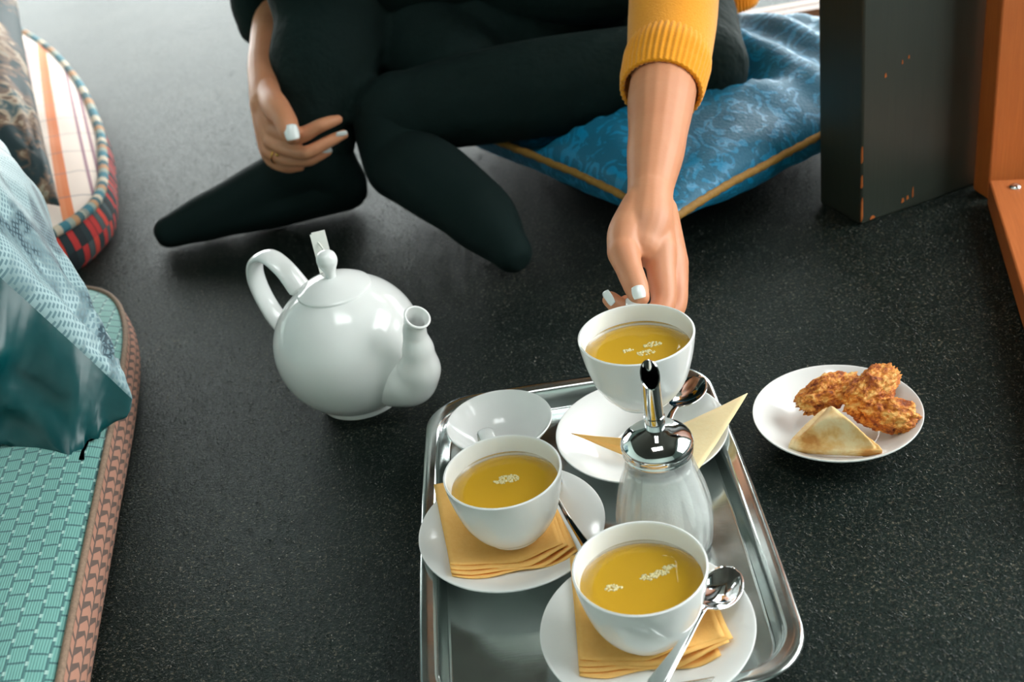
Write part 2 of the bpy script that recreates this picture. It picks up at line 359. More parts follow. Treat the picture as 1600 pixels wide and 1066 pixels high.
def remesh(name, vf, mat, voxel, smooth=6, parent=None, factor=0.5):
    me = bpy.data.meshes.new(name); me.from_pydata([tuple(v) for v in vf[0]], [], vf[1]); me.update()
    o = bpy.data.objects.new(name+'_src', me); COL.objects.link(o)
    bm = bmesh.new(); bm.from_mesh(me); bmesh.ops.recalc_face_normals(bm, faces=bm.faces); bm.to_mesh(me); bm.free()
    m = o.modifiers.new('r', 'REMESH'); m.mode = 'VOXEL'; m.voxel_size = voxel
    if smooth:
        s = o.modifiers.new('s', 'SMOOTH'); s.iterations = smooth; s.factor = factor
    dg = bpy.context.evaluated_depsgraph_get(); ev = o.evaluated_get(dg)
    nm = bpy.data.meshes.new_from_object(ev); nm.name = name; nm.materials.clear()
    bpy.data.objects.remove(o, do_unlink=True); bpy.data.meshes.remove(me)
    return link_mesh(name, nm, mat, parent, True)
#--------SETTING
# ------------------------------------------------------------------ the room
HT = 2.6
struct(box('floor', (-3.1, 2.3, -2.2, 4.2, -0.12, 0.0), 'carpet'))
SKX, SKY0, SKY1 = 0.55, -0.2, 0.5
struct(pyd('ceiling', *join(box_vf(-3.1, -SKX, -2.2, 4.2, HT, HT+0.1), box_vf(SKX, 2.3, -2.2, 4.2, HT, HT+0.1), box_vf(-SKX, SKX, -2.2, SKY0, HT, HT+0.1), box_vf(-SKX, SKX, SKY1, 4.2, HT, HT+0.1)), 'ceil', smooth=False))
struct(box('wall_left', (-3.2, -3.1, -2.3, 4.3, -0.12, HT+0.1), 'wall_white'))
struct(pyd('wall_right', *join(box_vf(2.2, 2.3, -2.2, -0.3, -0.12, HT), box_vf(2.2, 2.3, 1.7, 1.95, -0.12, HT), box_vf(2.2, 2.3, -0.3, 1.7, -0.12, 0.4), box_vf(2.2, 2.3, -0.3, 1.7, 2.3, HT)), 'wall', smooth=False))
struct(pyd('wall_back', *join(box_vf(-3.1, -2.95, 4.15, 4.3, -0.12, HT), box_vf(-2.95, 0.45, 4.15, 4.3, 1.5, HT)), 'wall', smooth=False))
struct(box('wall_front', (-3.1, 2.3, -2.3, -2.2, -0.12, HT), 'wall_white'))
def window(k, u0, u1, z0, z1, c, along, nmull):
    """window in a wall plane: along 'x' at y=c, or along 'y' at x=c"""
    e = struct(thing_plain('window_%d' % k))
    def bx(a0, a1, b0, b1, t): return box_vf(a0, a1, c-t, c+t, b0, b1) if along == 'x' else box_vf(c-t, c+t, a0, a1, b0, b1)
    w = 0.03
    pyd('window_frame', *join(bx(u0, u0+w, z0, z1, 0.03), bx(u1-w, u1, z0, z1, 0.03), bx(u0+w, u1-w, z0, z0+0.02, 0.03), bx(u0+w, u1-w, z1-w, z1, 0.03)), 'frame', e, False)
    st = (u1-u0)/(nmull+1)
    for i in range(1, nmull+1): pyd('mullion', *bx(u0+st*i-0.02, u0+st*i+0.02, z0+0.02, z1-w, 0.025), 'frame', e, False)
    for i in range(nmull+1):
        a = u0+st*i+(w if i == 0 else 0.02); b = u0+st*(i+1)-(w if i == nmull else 0.02)
        pyd('pane', *bx(a, b, z0+0.02, z1-w, 0.003), 'pane', e, False)
def thing_plain(name):
    o = bpy.data.objects.new(name, None); COL.objects.link(o); o.empty_display_size = 0.05; return o
window(1, 0.385, 2.2, 0.0, 2.6, 1.90, 'x', 1)
window(2, 1.93, 4.18, 0.0, 2.6, 0.40, 'y', 2)
window(3, -2.95, 0.38, 0.02, 1.5, 4.2, 'x', 3)
window(4, -0.3, 1.7, 0.4, 2.3, 2.25, 'y', 1)
e = struct(thing_plain('window_5'))  # unseen skylight, added for overhead light on the tea things
for x0, x1, y0, y1 in ((-SKX, -SKX+0.05, SKY0, SKY1), (SKX-0.05, SKX, SKY0, SKY1), (-SKX+0.05, SKX-0.05, SKY0, SKY0+0.05), (-SKX+0.05, SKX-0.05, SKY1-0.05, SKY1), (-0.025, 0.025, SKY0+0.05, SKY1-0.05)): box('added_skylight_frame', (x0, x1, y0, y1, HT+0.01, HT+0.08), 'frame', e)
for x0, x1 in ((-SKX+0.05, -0.025), (0.025, SKX-0.05)): box('pane', (x0, x1, SKY0+0.05, SKY1-0.05, HT+0.04, HT+0.046), 'pane', e)
struct(pyd('ground', *box_vf(-12, 12, -12, 16, -0.5, -0.4), 'ground', smooth=False))

# dark post and oak table base on the right
pa = Vector((0.411, 1.116, 0)); ang = R(17.7)
post = thing('wooden_post', 'dark stained square wooden post with chipped edges beside blue cushion', 'post', (pa.x, pa.y, 0), ang)
pm = bevel(pyd('post_shaft', *box_vf(0, 0.172, 0, 0.076, 0, 1.0), 'darkwood', post, False), 0.0025, 2)
pyd('post_cap', *box_vf(-0.004, 0.176, -0.004, 0.080, 1.0, 1.02), 'darkwood', post, False)
for (x, z, w, h) in ((0.0002, 0.004, 0.0022, 0.03), (0.0, 0.045, 0.0014, 0.016), (0.0, 0.075, 0.0012, 0.02), (0.055, 0.010, 0.004, 0.006), (0.062, 0.012, 0.003, 0.005), (0.070, 0.012, 0.0015, 0.014), (0.0, 0.26, 0.0015, 0.006), (0.058, 0.178, 0.0016, 0.004), (0.050, 0.174, 0.0012, 0.005), (0.028, 0.165, 0.0024, 0.005), (0.012, 0.003, 0.007, 0.004)):
    q = [(x, -0.0006, z), (x+w, -0.0006, z+h*0.2), (x+w*0.7, -0.0006, z+h), (x+w*0.2, -0.0006, z+h*0.8)]
    V = q + [(a, 0.0015, c) for a, b, c in q]
    pyd('chipped_spot', V, [(0, 1, 2, 3), (0, 4, 5, 1), (1, 5, 6, 2), (2, 6, 7, 3), (3, 7, 4, 0)], 'orange', post, False)
tb = thing('table_base', 'orange oak table base with upright panel on a bolted foot plank', 'table base', (0.554, 1.112, 0), 0)
fl_ = pyd('foot_plank', *box_vf(0, 0.14, -0.52, 0.0, 0.0, 0.03), 'orange_y', tb, False); fl_.rotation_euler = (0, 0, R(-18)); bevel(fl_, 0.002)
up_ = pyd('upright_panel', *box_vf(0, 0.42, 0.0, 0.03, 0.0, 0.74), 'orange', tb, False); up_.location = (0.006, 0.012, 0); up_.rotation_euler = (0, 0, R(7)); bevel(up_, 0.002)
bv, bf = lathe_vf(fine([(0, 0.0335), (0.003, 0.0333), (0.0058, 0.0318), (0.0066, 0.030), (0.0066, 0.0285)], 3), 20)
bo = pyd('bolt', bv, bf, 'chrome', tb); q = P(1586, 291, 0.031); bo.location = (q.x-0.554, q.y-1.112, 0)

# ------------------------------------------------------------------ floor cushions
def outline(pts, k=10): return [Vector((p.x, p.y, 0)) for p in cr_path([(x, y, 0) for x, y in pts], k, closed=True)]
def inset_loop(L, d):
    n = len(L); out = []
    for i in range(n):
        t = (L[(i+1) % n]-L[i-1]).normalized(); out.append(L[i] + Vector((-t.y, t.x, 0))*d)      # CCW: inward is left
    return out
def ring_surface(loops):
    n = len(loops[0]); V = [v for l in loops for v in l]; F = []
    for a in range(len(loops)-1):
        for i in range(n): j = (i+1) % n; F.append((a*n+i, a*n+j, (a+1)*n+j, (a+1)*n+i))
    return V, F
def zset(L, z): return [Vector((p.x, p.y, z)) for p in L]
def floor_cushion(root, pts, h, bulge, crown, mtop, mside, topname, sidename, uvdir, uvs, trim_mat, trim_r, trim_name, trims):
    L = outline(pts); n = len(L); per = [0]
    for i in range(n): per.append(per[-1]+(L[(i+1) % n]-L[i]).length)
    prof = [(-0.012, 0.0), (0.0, 0.004)]; K = 6
    side = [zset(inset_loop(L, 0.016), 0.0)]
    hs = [0.0]
    for i in range(1, K+1):
        t = i/K; side.append(zset(inset_loop(L, 0.008-bulge*math.sin(PI*t)), h*t)); hs.append(h*t)
    # open the ring at index 0 so that the UV runs once round
    V = []; F = []; uv = []
    for a, l in enumerate(side):
        for i in range(n+1): V.append(l[i % n]); uv.append((per[i] if mside == 'hound' else per[i]/per[-1]*2.0, hs[a] if mside == 'hound' else hs[a]/h))
    for a in range(K):
        for i in range(n): F.append((a*(n+1)+i, a*(n+1)+i+1, (a+1)*(n+1)+i+1, (a+1)*(n+1)+i))
    pyd(sidename, V, F, mside, root, True, uv)
    c = sum(L, Vector())/n; loops = []
    base = inset_loop(L, 0.008)
    for s in (1.0, 0.985, 0.96, 0.92, 0.86, 0.76, 0.62, 0.42, 0.2):
        e = 1-s; zz = h + crown*(1-math.exp(-e*9))
        loops.append([Vector((c.x+(p.x-c.x)*s, c.y+(p.y-c.y)*s, zz + (mnoise.noise(Vector((p.x*s*9, p.y*s*9, 1)))*0.004*(1-s**8)))) for p in base])
    V, F = ring_surface(loops); V.append(Vector((c.x, c.y, h+crown))); m = (len(loops)-1)*n
    for i in range(n): F.append((m+i, m+(i+1) % n, len(V)-1))
    uv = [((v.x*uvdir[0]+v.y*uvdir[1])*uvs, (v.y*uvdir[0]-v.x*uvdir[1])*uvs) for v in V]
    pyd(topname, V, F, mtop, root, True, uv)
    for z in trims:
        pl = zset(inset_loop(L, 0.006), z); tv, tf = sweep_vf(pl, trim_r, 8, 'open', 1.0, (0, 0, 1), True)
        tuv = [(i//8/n, (i % 8)/8) for i in range(len(tv))]
        pyd(trim_name, tv, tf, trim_mat, root, True, tuv)
seat = thing('floor_cushion', 'seafoam woven floor seat cushion with brown houndstooth border', 'cushion')
floor_cushion(seat, [(-0.312, 0.30), (-0.345, 0.60), (-0.366, 0.80), (-0.384, 0.97), (-0.405, 1.09), (-0.443, 1.175), (-0.51, 1.22), (-0.62, 1.25), (-0.8, 1.27), (-1.0, 1.27), (-1.06, 1.2), (-1.06, 0.7), (-1.05, 0.25), (-0.98, 0.19), (-0.6, 0.18), (-0.35, 0.20)], 0.052, 0.008, 0.018, 'seafoam', 'hound', 'seat_cover', 'side_border', (1, 0), 1, 'trim', 0.0030, 'braid_trim', (0.052,))
mat = thing('floor_mattress', 'cream plaid floor mattress with red striped kilim sides', 'mattress')
floor_cushion(mat, [(-0.52, 1.40), (-0.515, 1.48), (-0.545, 1.62), (-0.59, 1.78), (-0.70, 2.08), (-0.86, 2.42), (-1.05, 2.7), (-1.3, 2.8), (-1.65, 2.75), (-1.75, 2.4), (-1.6, 1.8), (-1.35, 1.40), (-0.95, 1.325), (-0.66, 1.318), (-0.565, 1.335)], 0.066, 0.010, 0.02, 'plaid', 'kilim', 'plaid_cover', 'striped_side', (0.955, 0.297), 2.2, 'piping', 0.0075, 'piping', (0.066,))

def pillow(root, A, B, D, tt, tb_, mtop, mbot, ntop, nbot, n=44, wr=0.006, seed=0.0, zfloor=None, press=None, pipe=None, pinch=0.07, exp_bot=0.42, crease=0.0):
    """corners A, B, D (and their fourth); top bulges along (B-A)x(D-A)"""
    A, B, D = Vector(A), Vector(B), Vector(D); U = (B-A)/2; Vv = (D-A)/2; c = A+U+Vv; N = U.cross(Vv).normalized()
    def edge(s, t):
        fs = 1-pinch*(1-t*t)*abs(s)**2; ft = 1-pinch*(1-s*s)*abs(t)**2
        return c + U*(s*fs) + Vv*(t*ft)
    def face(sign, T, name, m):
        V = []; uv = []; F = []
        for j in range(n+1):
            for i in range(n+1):
                s = math.sin((2*i/n-1)*PI/2); t = math.sin((2*j/n-1)*PI/2)
                ex = exp_bot if sign < 0 else 0.42; h = (max(0, 1-s*s)**ex)*(max(0, 1-t*t)**ex)
                p = edge(s, t); w = mnoise.fractal(Vector((p.x*9+seed, p.y*9, p.z*9)), 1.0, 2.0, 3)*wr
                ray = math.sin(math.atan2(t-0.9*math.copysign(1, t), s-0.9*math.copysign(1, s))*9+seed)*wr*0.6*min(1, h*3)*(abs(s*t))
                if sign < 0 and crease: w += crease*max(0, 1-abs(mnoise.noise(Vector((p.x*7+p.z*3, p.y*5, p.z*7+seed)))*3.2))**1.5
                q = p + N*(sign*(T*h + (w+ray)*min(1, h*2.5)))
                if sign < 0 and crease and s < 0:
                    rg_ = max(0, 1-abs(mnoise.noise(Vector((t*2.2+h*1.5, h*2.6-t*1.2, seed)))*3.0))**2 + 0.5*max(0, 1-abs(mnoise.noise(Vector((t*4+h*5, h*3, seed+3)))*3.0))**2
                    q = q - U.normalized()*((-s)**4*(crease*1.3*rg_*min(1, h*4)*min(1, (1-h)*4+0.3) + 0.035*math.sin(PI*min(1, h))))
                if press: q = press(q, sign, min(1, h*1.6))
                if zfloor is not None and q.z < zfloor: q.z = zfloor
                V.append(q); uv.append((s*0.5+0.5, t*0.5+0.5))
        for j in range(n):
            for i in range(n):
                a = j*(n+1)+i; f = (a, a+1, a+n+2, a+n+1); F.append(f if sign > 0 else f[::-1])
        return pyd(name, V, F, m, root, True, uv)
    face(1, tt, ntop, mtop); face(-1, tb_, nbot, mbot)
    if pipe:
        K = 60; path = []
        for (s0, t0, s1, t1) in ((-1, -1, 1, -1), (1, -1, 1, 1), (1, 1, -1, 1), (-1, 1, -1, -1)):
            for i in range(K):
                q = i/K; p = edge(s0+(s1-s0)*q, t0+(t1-t0)*q)
                p = p + N*(mnoise.noise(Vector((p.x*14, p.y*14, 3)))*0.004); path.append(p)
        v, f = sweep_vf(path, pipe[0], 10, 'open', 1.0, None, True, fn=lambda th, q: 1+0.16*math.sin(2*th+q*2*PI*95))
        pyd('piping', v, f, pipe[1], root)
u31 = Vector((math.cos(R(30)), math.sin(R(30)), 0)); v31 = Vector((-math.sin(R(30)), math.cos(R(30)), 0))
ca = Vector((0.187, 1.064, 0.074))
cush = thing('brocade_cushion', 'blue brocade floor cushion with gold cord piping under the seated person', 'cushion')
def press_blue(q, sign, e):
    if sign > 0:
        z0 = q.z
        d = math.hypot((q.x-0.17)/0.22, (q.y-1.62)/0.20); k = max(0, 1-d); q.z -= 0.07*min(1, k*1.8)
        b = math.exp(-(((q.x-0.50)/0.10)**2+((q.y-1.45)/0.16)**2)); q.z += 0.02*b
        d2 = abs(q.y-1.355)/0.075; q.z -= 0.05*max(0, 1-d2*d2)*max(0, min(1, (0.40-q.x)/0.08))
        q.z = max(0.03, q.z-0.10*max(0, min(1, ((q.y-1.47)+2.0*(q.x-0.477))/0.16)))
        q.z += 0.010*math.sin((q.x*0.8+q.y*0.6)*60+4*math.sin(q.x*14))*math.exp(-(((q.x-0.42)/0.12)**2+((q.y-1.42)/0.14)**2))
        q.z = z0+(q.z-z0)*e
    return q
pillow(cush, ca, ca+u31*0.50, ca+v31*0.64, 0.070, 0.078, 'blue', 'blue', 'upper_face', 'lower_face', 60, 0.007, 2.0, 0.001, press_blue, (0.0048, 'cord'))
vp = thing('velvet_pillow', 'teal velvet pillow with silvery blue woven face leaning on seafoam seat', 'pillow')
Q0 = Vector((-0.352, 0.884, 0.078)); e2_ = Vector((-0.17, 0.33, 0.14)).normalized()*0.44; e1_ = Vector((-0.085, 0.03, 0.125)).normalized()*0.40
pillow(vp, Q0, Q0+e2_, Q0+e1_, 0.05, 0.20, 'silver', 'velvet', 'woven_face', 'velvet_face', 70, 0.012, 5.0, 0.060, exp_bot=0.30, crease=0.034)
fp = thing('floral_pillow', 'dark floral print pillow lying on the plaid mattress', 'pillow')
Fa = P(94, 322, 0.10); Fb = at(20, -60, 2.05); Fd = at(-190, 250, 1.45)
pillow(fp, Fa, Fb, Fd, 0.07, 0.07, 'floral', 'floral', 'front_face', 'back_face', 36, 0.010, 9.0, 0.087)

# ------------------------------------------------------------------ tray and tea things
def rrect(hw, hl, r, k=10, bow=0.004):
    out = []
    for cx, cy, a0 in ((hw-r, -hl+r, -90), (hw-r, hl-r, 0), (-hw+r, hl-r, 90), (-hw+r, -hl+r, 180)):
        for i in range(k+1):
            a = R(a0+90*i/k); out.append(Vector((cx+r*math.cos(a), cy+r*math.sin(a), 0)))
    L = []
    for i, p in enumerate(out):
        q = out[(i+1) % len(out)]
        for s in range(6 if (q-p).length > 0.02 else 1):
            L.append(p+(q-p)*(s/6))
    return [Vector((p.x*(1+bow/hw*(1-(p.y/hl)**2)), p.y*(1+bow/hl*(1-(p.x/hw)**2)), 0)) for p in L]
tray = thing('serving_tray', 'rectangular stainless steel serving tray with rolled rim on the carpet', 'tray', (0.0345, 0.6835, 0.0), R(-2.2))
TW, TL, TR_ = 0.1295, 0.189, 0.042
def tl(i, z): return zset(rrect(TW-i, TL-i, max(TR_-i*0.6, 0.02)), z)
basin = [(0.0200, 0.0035), (0.0192, 0.0036), (0.0178, 0.0044), (0.0168, 0.0062), (0.0148, 0.013), (0.0132, 0.019), (0.0120, 0.0215), (0.0100, 0.0225)]
lo = [tl(i, z) for i, z in basin]; under = [tl(i, z) for i, z in ((0.0100, 0.0212), (0.0128, 0.0205), (0.0142, 0.0185), (0.0158, 0.0125), (0.0178, 0.0050), (0.020, 0.0006), (0.023, 0.0))]
V, F = ring_surface(lo+under); nn = len(lo[0]); F.append(tuple(range(nn))); F.append(tuple(reversed(range(len(V)-nn, len(V)))))
bo_ = pyd('basin', V, F, 'steel', tray); bo_.data.set_sharp_from_angle(angle=R(40))
for p in bo_.data.polygons:
    if len(p.vertices) > 4: p.use_smooth = False
bo_.data.update()
rim = [tl(i, z) for i, z in ((0.0105, 0.0224), (0.007, 0.0232), (0.0038, 0.0240), (0.0015, 0.0236), (0.0, 0.0222), (0.0004, 0.0203), (0.0022, 0.0192), (0.0045, 0.0196), (0.0060, 0.0212), (0.0105, 0.0214), (0.0105, 0.0224))]
V, F = ring_surface(rim); pyd('rolled_rim', V, F, 'steel', tray)
TZ = 0.0036

sauc_prof = fine([(0, 0.0030), (0.030, 0.0030), (0.036, 0.0), (0.041, 0.0), (0.043, 0.0045), (0.056, 0.0115), (0.068, 0.0185), (0.0730, 0.0218), (0.0737, 0.0229), (0.0728, 0.0236), (0.066, 0.0208), (0.054, 0.0146), (0.042, 0.0092), (0.030, 0.0068), (0.024, 0.0070), (0.021, 0.0062), (0, 0.0060)], 5)
def sz(r):
    pts = [(0, 0.006), (0.03, 0.0068), (0.042, 0.0092), (0.054, 0.0146), (0.066, 0.0208), (0.0735, 0.0236), (0.2, 0.0236)]
    for (a, b), (c, d) in zip(pts, pts[1:]):
        if r <= c: return b+(d-b)*(r-a)/(c-a)
    return pts[-1][1]
SA = (-0.0255, 0.6790); SB = (0.0960, 0.7740); SC = (0.0570, 0.5510)
sv, sf = lathe_vf(sauc_prof, 80)
smesh = None
for (x, y), lab in ((SA, 'white saucer under the teacup beside the small white dish, overhanging the tray rim'), (SB, 'white saucer under the raised teacup, holding a pale napkin triangle'), (SC, 'white saucer with a whole teaspoon lying across its orange napkin and teacup')):
    if smesh is None: o = pyd('saucer', sv, sf, 'china'); smesh = o.data
    else: o = bpy.data.objects.new('saucer', smesh); COL.objects.link(o)
    o.location = (x, y, TZ); tag(o, lab, 'saucer', 'white saucers on the steel tray')
cup_prof = fine([(0, 0.0035), (0.0165, 0.0035), (0.0185, 0.0), (0.0225, 0.0), (0.0240, 0.0030), (0.0305, 0.0095), (0.0372, 0.0215), (0.0415, 0.0360), (0.0440, 0.0480), (0.0455, 0.0590), (0.0450, 0.0602), (0.0436, 0.0597), (0.0418, 0.0480), (0.0392, 0.0360), (0.0348, 0.0225), (0.0270, 0.0125), (0.0180, 0.0085), (0, 0.0080)], 5)
cv, cf = lathe_vf(cup_prof, 80)
TEA = 0.0465
inner = [(0, 0.0078), (0.0180, 0.0083), (0.0272, 0.0123), (0.0350, 0.0223), (0.0395, 0.0360), (0.0417, TEA)]
tv, tf = lathe_vf(fine(inner, 4)+[(0.030, TEA), (0.015, TEA), (0, TEA)], 64)
# handle: flat band loop, in the local xz plane towards +x
hp = cr_path([(0.0455, 0, 0.0520), (0.0490, 0, 0.0560), (0.0620, 0, 0.0555), (0.0680, 0, 0.0470), (0.0640, 0, 0.0350), (0.0530, 0, 0.0235), (0.0400, 0, 0.0215)], 8)
hv, hf = sweep_vf(hp, 0.0026, 14, 'round', 2.5, (0, 1, 0))
def foam(parent, spots, seed):
    rnd = random.Random(seed); vf = []
    for (x, y, nb, sp, rr) in spots:
        for i in range(nb):
            a = rnd.uniform(0, 2*PI); r = sp*math.sqrt(rnd.random()); q = rnd.uniform(0.4, 1)*rr
            vf.append(ell_vf((x+r*math.cos(a)*1.5, y+r*math.sin(a)*0.7, TEA+q*0.1), (q, q, q*0.6), None, 8, 5))
    o = pyd('foam_bubbles', *join(*vf), 'bubble', parent); o['kind'] = 'stuff'
def cup(loc, lab, tealab, handle, spots, seed):
    t = thing('teacup', lab, 'teacup', loc, 0, 'white teacups of tea')
    pyd('cup_bowl', cv, cf, 'china', t)
    if handle is not None:
        h = pyd('handle', hv, hf, 'china', t); h.rotation_euler = (0, 0, handle)
    g = thing('green_tea', tealab, 'tea', loc, 0, 'cups of green tea')
    pyd('liquid', tv, tf, 'tea', g); foam(g, spots, seed)
cup((SA[0]+0.001, SA[1]+0.001, TZ+0.0160), 'white porcelain teacup on an orange napkin beside the small white dish', 'yellow green tea with one round patch of foam', R(99), [(0.002, 0.006, 110, 0.0066, 0.0012)], 1)
cup((SC[0]+0.0005, SC[1]+0.004, TZ+0.0130), 'white porcelain teacup on an orange napkin beside a whole teaspoon', 'yellow green tea with a curved streak and a small patch of foam', None, [(0.006, 0.003, 45, 0.0042, 0.0012), (0.014, 0.005, 45, 0.0040, 0.0012), (0.021, 0.009, 30, 0.003, 0.0012), (-0.019, -0.001, 40, 0.0042, 0.0012)], 2)
cup((0.0958, 0.7395, 0.0825), 'white porcelain teacup lifted by its handle above its saucer', 'yellow green tea in the lifted cup, with scattered foam', R(82), [(0.012, 0.002, 40, 0.005, 0.0012), (-0.008, -0.001, 22, 0.0036, 0.0011), (0.005, -0.008, 40, 0.005, 0.0012)], 3)

# small dish
dp = fine([(0, 0.0022), (0.016, 0.0022), (0.018, 0), (0.0215, 0), (0.024, 0.003), (0.034, 0.0115), (0.0435, 0.0225), (0.0470, 0.0275), (0.0472, 0.0287), (0.0462, 0.0288), (0.041, 0.0225), (0.032, 0.0135), (0.022, 0.0066), (0.010, 0.0046), (0, 0.0044)], 5)
o = pyd('small_dish', *lathe_vf(dp, 72), 'china'); o.location = (-0.0235, 0.8145, TZ); tag(o, 'small empty white porcelain dish in the corner of the tray', 'dish')

# napkins lying in saucers
def napkin(name, c, quad, layers, label, mat='napkin', thick=0.0007):
    """quad: four world xy corners (A back-left, B front-left, C front-right, D back-right); layers: (s0,s1,t0,t1,dz,lift,seed)"""
    root = thing(name, label, 'napkin', (c[0], c[1], TZ), 0, 'orange paper napkins')
    Aq, Bq, Cq, Dq = [Vector((q[0]-c[0], q[1]-c[1], 0)) for q in quad]
    n1, n2 = 26, 22
    for li, (s0, s1, t0, t1, dz, lift, seed) in enumerate(layers):
        V = []; F = []
        for j in range(n2+1):
            for i in range(n1+1):
                s = s0+(s1-s0)*i/n1; t = t0+(t1-t0)*j/n2          # s: left-right, t: back-front
                p = (Aq*(1-s)+Dq*s)*(1-t)+(Bq*(1-s)+Cq*s)*t
                r = math.hypot(p.x, p.y); e = max(0.0, (t-0.72)/0.28); 
                w = math.sin(s*7+seed)*0.5+math.sin(s*13+seed*2)*0.25+0.35
                z = sz(r)+0.0010+dz + e*lift*max(0.0, w) + mnoise.noise(Vector((p.x*70, p.y*70, seed)))*0.0004
                z = max(z, sz(r)+0.0009+dz)
                q = Vector((p.x, p.y-e*0.003*math.sin(s*9+seed), z)); V.append(q)
        for j in range(n2):
            for i in range(n1):
                a = j*(n1+1)+i; F.append((a, a+n1+1, a+n1+2, a+1))
        o = pyd('paper_layer', V, F, mat, root); m = o.modifiers.new('t', 'SOLIDIFY'); m.thickness = thick; m.offset = 0
    return root
def xy(px, py, z): q = P(px, py, z); return (q.x, q.y)
napkin('paper_napkin', SA, (xy(680, 768, 0.024), xy(708, 905, 0.022), xy(905, 862, 0.022), xy(860, 745, 0.02)), [(0, 1, 0, 1, 0.0, 0.0012, 0.3), (0.0, 0.97, 0, 0.98, 0.0010, 0.0035, 1.2), (0.0, 0.93, 0.0, 0.94, 0.0020, 0.0060, 1.9), (0.005, 0.9, 0.0, 0.88, 0.0030, 0.0075, 2.2)], 'orange paper napkin folded under the teacup beside the small white dish')
napkin('paper_napkin', SC, (xy(892, 880, 0.024), xy(905, 1052, 0.022), xy(1150, 1010, 0.024), xy(1090, 870, 0.02)), [(0, 0.9, 0, 1, 0.0, 0.0012, 0.9), (0.0, 0.97, 0, 0.98, 0.0010, 0.0045, 2.0), (0.0, 1.0, 0.0, 0.95, 0.0020, 0.0075, 2.6), (0.01, 0.96, 0.0, 0.90, 0.0030, 0.0085, 3.0)], 'orange paper napkin folded under the teacup beside a whole teaspoon')
nb = thing('paper_napkin', 'pale yellow paper napkin triangle poking over the tray rim', 'napkin', (SB[0], SB[1], TZ), 0, 'orange paper napkins')
def sheet(pts, mat, k=14, sag=0.0, seed=0):
    a, b, c = [Vector(p)-Vector((SB[0], SB[1], TZ)) for p in pts]; V = []; F = []; ix = {}
    for i in range(k+1):
        for j in range(k+1-i):
            u = i/k; v = j/k; p = a*(1-u-v)+b*u+c*v; p = p + Vector((0, 0, mnoise.noise(Vector((p.x*40, p.y*40, seed)))*0.0012 - sag*math.sin(PI*u)*0.5))
            p.z = max(p.z, sz(math.hypot(p.x, p.y))+0.0008); ix[i, j] = len(V); V.append(p)
    for i in range(k):
        for j in range(k-i):
            F.append((ix[i, j], ix[i+1, j], ix[i, j+1]))
            if j < k-i-1: F.append((ix[i+1, j], ix[i+1, j+1], ix[i, j+1]))
    o = pyd('paper_layer', V, F, mat, nb); m = o.modifiers.new('t', 'SOLIDIFY'); m.thickness = 0.0007; m.offset = 0
sheet((P(1010, 684, 0.020), P(1168, 614, 0.050), P(1086, 742, 0.028)), 'napkin_pale', 14, 0.004, 1)
sheet((P(1010, 686, 0.018), P(1158, 624, 0.044), P(1082, 744, 0.026)), 'napkin_pale', 14, 0.004, 2)
sheet((P(891, 677, 0.034), P(985, 716, 0.018), P(1000, 690, 0.028)), 'napkin', 14, 0.0, 3)  # curled underside of the same pale napkin, its shade put in as orange
sheet((P(893, 678, 0.035), P(985, 700, 0.026), P(1000, 688, 0.033)), 'napkin', 14, 0.002, 4)

# teaspoons
def spoon(bowl, end, label, z0, z1, roll=0.0):
    b = Vector((bowl[0], bowl[1], z0)); e = Vector((end[0], end[1], z1)); L = (e-b).length
    prof = []; n = 46; m = 8; V = []; F = []
    for i in range(n+1):
        s = i/n; x = -0.0235+s*(L+0.0235)
        xb = x/0.0235
        wb = 0.0150*math.sqrt(max(0.0, 1-(xb if xb < 0 else xb*0.9)**2)) if abs(xb) < 1.05 else 0.0
        tt = min(1, max(0, (x-0.012)/max(0.001, L-0.012))); wh = 0.0024+0.0045*tt**2.2 if x > 0.004 else 0.0
        if tt > 0.965: wh *= math.sqrt(max(0.05, 1-((tt-0.965)/0.035)**2))
        w = max(wb, wh, 0.0004); dep = 0.0052*max(0, 1-(xb)**2) if abs(xb) < 1 else 0.0
        zc = 0.0045*math.exp(-((x-0.032)/0.018)**2)
        for j in range(m+1):
            q = 2*j/m-1; V.append(Vector((x, q*w, zc - dep*(1-q*q*0.85) + (0.0006*(1-q*q) if dep == 0 else 0))))
    for i in range(n):
        for j in range(m):
            a = i*(m+1)+j; F.append((a, a+m+1, a+m+2, a+1))
    o = pyd('teaspoon', V, F, 'chrome'); md = o.modifiers.new('t', 'SOLIDIFY'); md.thickness = 0.0011; md.offset = -1
    d = (e-b).normalized(); yv = Vector((0, 0, 1)).cross(d).normalized(); yv = Quaternion(d, roll) @ yv; zv = d.cross(yv)
    o.matrix_world = Matrix(((d.x, yv.x, zv.x, b.x), (d.y, yv.y, zv.y, b.y), (d.z, yv.z, zv.z, b.z), (0, 0, 0, 1)))
    tag(o, label, 'spoon', 'steel teaspoons on the saucers'); return o
spoon(xy(1125, 926, 0.030), xy(1022, 1082, 0.036), 'steel teaspoon lying across an orange napkin, handle over the saucer edge', 0.0345, 0.0395, R(-6))
spoon(xy(846, 742, 0.030), xy(922, 872, 0.032), 'steel teaspoon with only its flat handle showing behind the teacup', 0.0255, 0.0345)
spoon(xy(1076, 610, 0.036), xy(1018, 700, 0.030), 'steel teaspoon with its bowl raised on the saucer under the lifted cup', 0.0345, 0.0270, R(10))

